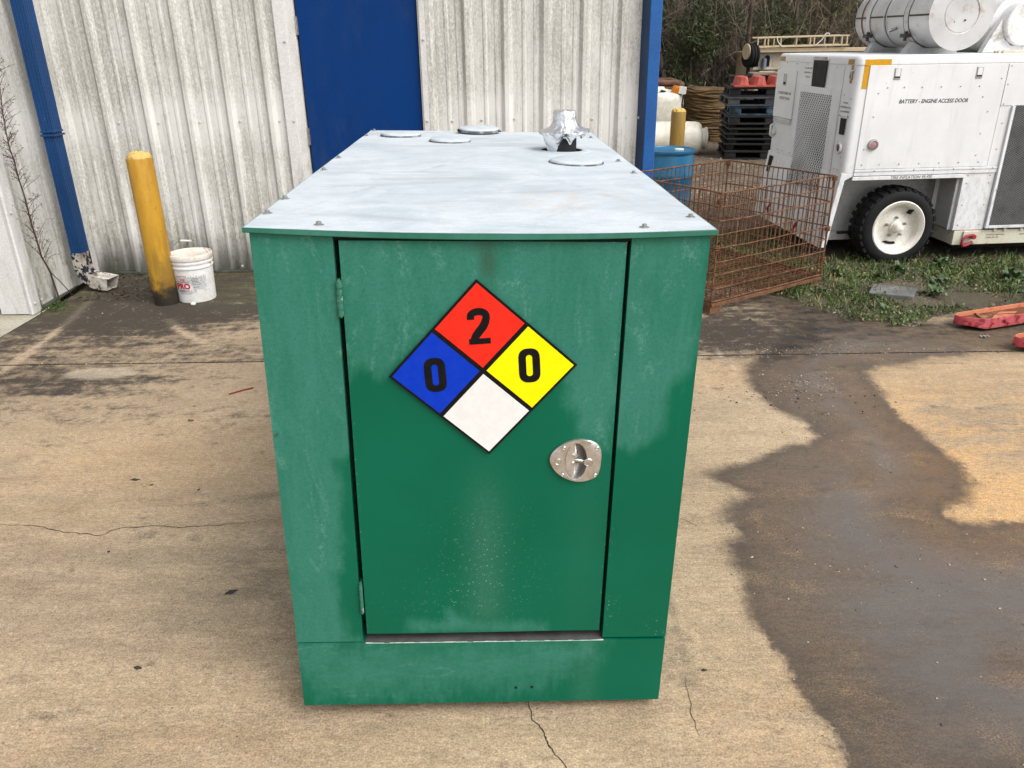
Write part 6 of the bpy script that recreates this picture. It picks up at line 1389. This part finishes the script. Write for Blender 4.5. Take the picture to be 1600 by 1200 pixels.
def patch(P, f=1.7, s=5): return np.array([mnoise.noise(Vector((p[0]*f, p[1]*f, s)))*.65+mnoise.noise(Vector((p[0]*f*3.1, p[1]*f*3.1, s+7)))*.35 for p in P])
def bare(P):     # worn dirt by the fork tips and under the trailer
    return np.exp(-(((P[:, 0]-2.93)/.34)**2+((P[:, 1]-4.93)/.16)**2))*1.1 + np.exp(-(((P[:, 0]-2.75)/.3)**2+((P[:, 1]-5.25)/.10)**2))*.7
gd = lambda P: np.clip((.48+.7*GR(P[:, 0], P[:, 1], 1.75, 6.1, .5, .9)+1.7*patch(P)-1.2*bare(P))*sm(-P[:, 1]+1.1*(P[:, 0] < 2.35), -6.1, -5.7), 0, 1)
P = scatter(24000, 1.15, 4.6, 4.42, 7.2, gd); n = len(P)
cl = P[:, None, :]+rng.normal(0, .014, (n, 5, 2)); cl = cl.reshape(-1, 2); z = rng.uniform(.006, .034, len(cl))*np.repeat(rng.uniform(.5, 1.25, n), 5)
C = np.concatenate([cl, z[:, None]], 1)
tag(link('grass', quads_mesh('grass', leaves(C, rng.uniform(.010, .026, len(C)), .35, .75)), m_grass), kind='stuff')
P = scatter(9000, 1.15, 4.6, 4.5, 6.5, lambda P: np.clip(.5+1.0*patch(P, 1.4, 11)-bare(P)*.7, 0, 1)*sm(-P[:, 1], -6.2, -5.75)); n = len(P); base = np.concatenate([P, np.full((n, 1), .008)], 1); base = np.repeat(base, 3, 0)+rng.normal(0, .006, (n*3, 3))*[1, 1, 0]
tag(link('grass', quads_mesh('grass', leaves(base, rng.uniform(.03, .085, len(base)), 2.0, .10)), m_grass), kind='stuff')
def weed_plant(label, x, y, s, nl, leafy=True):
    t = thing('weed_plant', label, 'weed', (x, y, .012), group='leafy weeds in the grass')
    P = []; S = []
    V = []
    for k in range(nl):
        a = rng.uniform(0, 6.28); el = rng.uniform(.35, 1.25); L = s*rng.uniform(.5, 1); st_ = np.array([rng.normal(0, .012), rng.normal(0, .012), 0])
        d = np.array([math.cos(a)*math.cos(el), math.sin(a)*math.cos(el), math.sin(el)]); sd2 = np.array([-math.sin(a), math.cos(a), 0]); up2 = np.cross(d, sd2)*-1
        wv = L*rng.uniform(.16, .26); p0 = st_; p1 = p0+d*L*.5+up2*.0; p2 = p0+d*L*.85-np.array([0, 0, .12*L]); p3 = p0+d*L-np.array([0, 0, .35*L])
        V += [[p0, p1+sd2*wv*.8-up2*.0, p1, p1-sd2*wv*.8], [p1+sd2*wv*.8, p2+sd2*wv*.6, p2, p1], [p1, p2, p2-sd2*wv*.6, p1-sd2*wv*.8], [p2+sd2*wv*.6, p3, p2-sd2*wv*.6, p2]]
    link('weed_leaves', quads_mesh('weed_leaves', np.array(V)), m_weed, t); return t
for lab, x, y, s, nl in (('leafy weed with long leaves right of the tyre foot', 3.20, 5.72, .15, 22), ('broad weed at the right edge under the trailer rail', 3.52, 5.35, .17, 26), ('weed rosette in front of the middle of the tyre', 2.86, 5.62, .12, 18), ('weed growing between the bare dirt and the red fork tip', 2.80, 5.02, .13, 24),
                         ('weed left of the tyre beside the basket corner', 2.36, 5.52, .11, 18), ('low weed at the grass edge in front of the flat slab', 2.36, 4.72, .08, 16), ('bluish weed right of the flat slab', 2.98, 5.26, .12, 22), ('weed beside the rear basket foot', 2.12, 5.10, .08, 14), ('small weed between slab and tyre', 2.62, 5.42, .09, 14), ('weed near the right photo edge above the red fork', 3.36, 5.08, .09, 16)):
    weed_plant(lab, x, y, s, nl)
P = scatter(5200, 1.1, 6.5, 4.5, 13.5, lambda P: np.where(P[:, 1] > 6.3, .8, .30)); n = len(P)
L = leaves(np.concatenate([P, rng.uniform(.006, .022, (n, 1))], 1), rng.uniform(.02, .055, n), 0.0, .6); L[:, :, 2] = .012+np.abs(L[:, :, 2]-.012)*.35
tag(link('leaf_litter', quads_mesh('leaf_litter', L), m_litter), kind='stuff')
pts = scatter(1500, 1.1, 4.5, 6.2, 12, lambda P: np.full(len(P), .6)); grit('gravel', pts, rng.uniform(.006, .02, len(pts)), m_grit).location.z = .012
# loose debris in the wet corner by the downspout
P = np.stack([rng.uniform(-3.0, -2.2, 420), rng.uniform(5.2, 5.88, 420)], 1)
L = leaves(np.concatenate([P, rng.uniform(.001, .012, (420, 1))], 1), rng.uniform(.012, .045, 420), 0, .6); L[:, :, 2] = .002+np.abs(L[:, :, 2])*.4
tag(link('wet_leaf_litter', quads_mesh('wet_leaf_litter', L), leafmat('wet_leaves', (.022, .016, .011), (.06, .042, .028), (.12, .09, .06), .5)), kind='stuff')

# ================================================================== the wood behind the yard
m_bark = paint('grey_brown_bark', (0.095, 0.073, 0.056), (0.050, 0.038, 0.030), 9, (1, 1, .3), rough=.9); m_brush = leafmat('bare_brush', (0.075, 0.058, 0.043), (0.29, 0.235, 0.18), None, .9)
m_pine = leafmat('pine_needles', (0.030, 0.052, 0.018), (0.085, 0.118, 0.040), (0.15, 0.125, 0.06)); m_brown = leafmat('brown_undergrowth', (0.055, 0.040, 0.027), (0.165, 0.122, 0.086), (0.055, 0.066, 0.030), .85); m_dkleaf = leafmat('dark_evergreen_leaves', (0.016, 0.016, 0.009), (0.045, 0.043, 0.022), (0.070, 0.052, 0.034))
def brush(n, x0, x1, y0, y1, zmax):
    """hair-thin bare stems, bent and crossing"""
    V = []
    for k in range(n):
        x, y = rng.uniform(x0, x1), rng.uniform(y0, y1); h = rng.uniform(.5, 1)*zmax; ln = rng.normal(0, .35, 2); p = np.array([x, y, 0.0]); r = rng.uniform(.006, .018); d = unit(np.array([ln[0], ln[1]*.5, 1.0])); seg = 6
        sd2 = unit(np.cross(d, [0, 1, 0.1]))
        for i in range(seg):
            q = p+d*h/seg; r2 = r*.85; V.append([p-sd2*r, p+sd2*r, q+sd2*r2, q-sd2*r2]); p, r = q, r2; d = unit(d+rng.normal(0, .22, 3)+np.array([0, 0, -.02*i]))
            if i > 0 and rng.random() < .8:
                e = unit(d+rng.normal(0, .7, 3)); t = p+e*rng.uniform(.2, .7); m_ = (p+t)/2+rng.normal(0, .05, 3); s3 = unit(np.cross(e, [0, 1, .1])); V.append([p-s3*r*.6, p+s3*r*.6, m_+s3*r*.45, m_-s3*r*.45]); V.append([m_-s3*r*.45, m_+s3*r*.45, t+s3*r*.2, t-s3*r*.2])
    return np.array(V)
tag(link('brush', quads_mesh('brush', brush(8500, 1.2, 16, 17.0, 20.6, 3.8)), m_brush), kind='stuff')
P = np.stack([rng.uniform(1.2, 16, 42000), rng.uniform(18.2, 21, 42000), rng.uniform(0, 4.6, 42000)], 1); P = P[patch(P*[.5, 0, 0]+np.stack([0*P[:, 0], P[:, 2]*.5, 0*P[:, 0]], 1), 2.0, 21)+.20 > 0]
tag(link('undergrowth', quads_mesh('undergrowth', leaves(P, rng.uniform(.03, .09, len(P)), 0, .45)), m_brown), kind='stuff')
def tree(kind, label, x, y, h, crown, mat, group, nl=2600, lean=0.0, z0=.35):
    t = thing(kind, label, 'tree', (x, y, 0), (0, 0, random.uniform(0, 6)), group)
    mb = MB(); tp = [(lean*h*(i/6)**1.4+random.uniform(-.04, .04)*i/3, random.uniform(-.04, .04)*i/3, h*.97*i/6) for i in range(7)]; mb.tube(tp, [(.022 if kind != 'evergreen_tree' else .03)*h**.5*(1-i/6.6)+.006 for i in range(7)], 8)
    ends = []
    for k in range(26):
        u = random.uniform(z0*.7, .97); i = int(u*6*.999); b = Vector(tp[i]).lerp(Vector(tp[i+1]), u*6-i); a = random.uniform(0, 6.28); L = crown*(1.05-.75*(u if kind == 'pine_tree' else abs(u-.6)*1.2))*random.uniform(.6, 1)
        e = b+Vector((math.cos(a)*L, math.sin(a)*L, L*random.uniform(.05, .55))); mb.tube([b, b.lerp(e, .5)+Vector((0, 0, .05*L)), e], [.022*crown, .014*crown, .005], 5); ends += [(b.lerp(e, q)) for q in (.45, .65, .85, 1.0)]
    mb.build('trunk', m_bark, t, smooth=60)
    if mat is None: return t
    E = np.array([tuple(e) for e in ends]); idx = rng.integers(0, len(E), nl); ce = E[idx]
    if kind == 'pine_tree':
        P = ce+rng.normal(0, .14*crown, (nl, 3)); o_ = unit(P-ce)*1.1; V = leaves(P, rng.uniform(.05, .13, nl), .35, .16, o_)
    else: P = ce+rng.normal(0, .24*crown, (nl, 3)); V = leaves(P, rng.uniform(.05, .11, nl), .1, .5)
    link('crown', quads_mesh('crown', V), mat, t); return t
for lab, x, y, h, c in (('bright green pine sapling left of the hose reel', 3.62, 16.6, 2.6, .62), ('taller pine sapling right behind the black hose reel', 4.15, 17.0, 3.6, .80), ('pine sapling behind the left half of the tan ladder', 5.35, 17.0, 3.9, .85), ('pine sapling behind the right end of the tan ladder', 6.35, 16.9, 4.2, .9), ('pine tree behind the silver tank', 7.6, 17.6, 5.0, 1.1), ('small yellowish pine above the straw roll', 3.0, 17.4, 3.3, .6), ('pine sapling standing behind the white roof tank', 9.9, 19.9, 5, 1.1)):
    tree('pine_tree', lab, x, y, h, c, m_pine, 'young pines in the brush', 8000, 0, .12)
for lab, x, y, h, l in (('bare leaning sapling over the left part of the ladder', 4.7, 16.5, 5.0, .28), ('bare forked sapling behind the ladder middle', 5.55, 16.4, 5.5, .20), ('bare thin sapling near the blue corner post', 2.2, 16.8, 4.5, -.12), ('bare sapling between the straw roll and the pines', 3.15, 16.6, 4.4, .2), ('bare grey sapling left of the silver tank', 6.7, 16.6, 5.5, .3)):
    tree('bare_sapling', lab, x, y, h, .8, None, 'bare saplings in the brush', lean=l)
xx = 0.4
for k in range(13):
    tree('evergreen_tree', 'dark evergreen tree in the solid row at the back of the wood', xx, 22.2+random.uniform(-.5, .6), random.uniform(6.5, 8.5), random.uniform(1.3, 1.7), m_dkleaf, 'dark evergreen trees behind the brush', 5200, 0, .02); xx += 1.25
P = np.stack([rng.uniform(-3, 20, 15000), rng.uniform(23.8, 25.5, 15000), rng.uniform(0, 6.5, 15000)], 1)
tag(link('far_wood', quads_mesh('far_wood', leaves(P, rng.uniform(.2, .45, 15000), 0, .7)), m_dkleaf), kind='stuff')
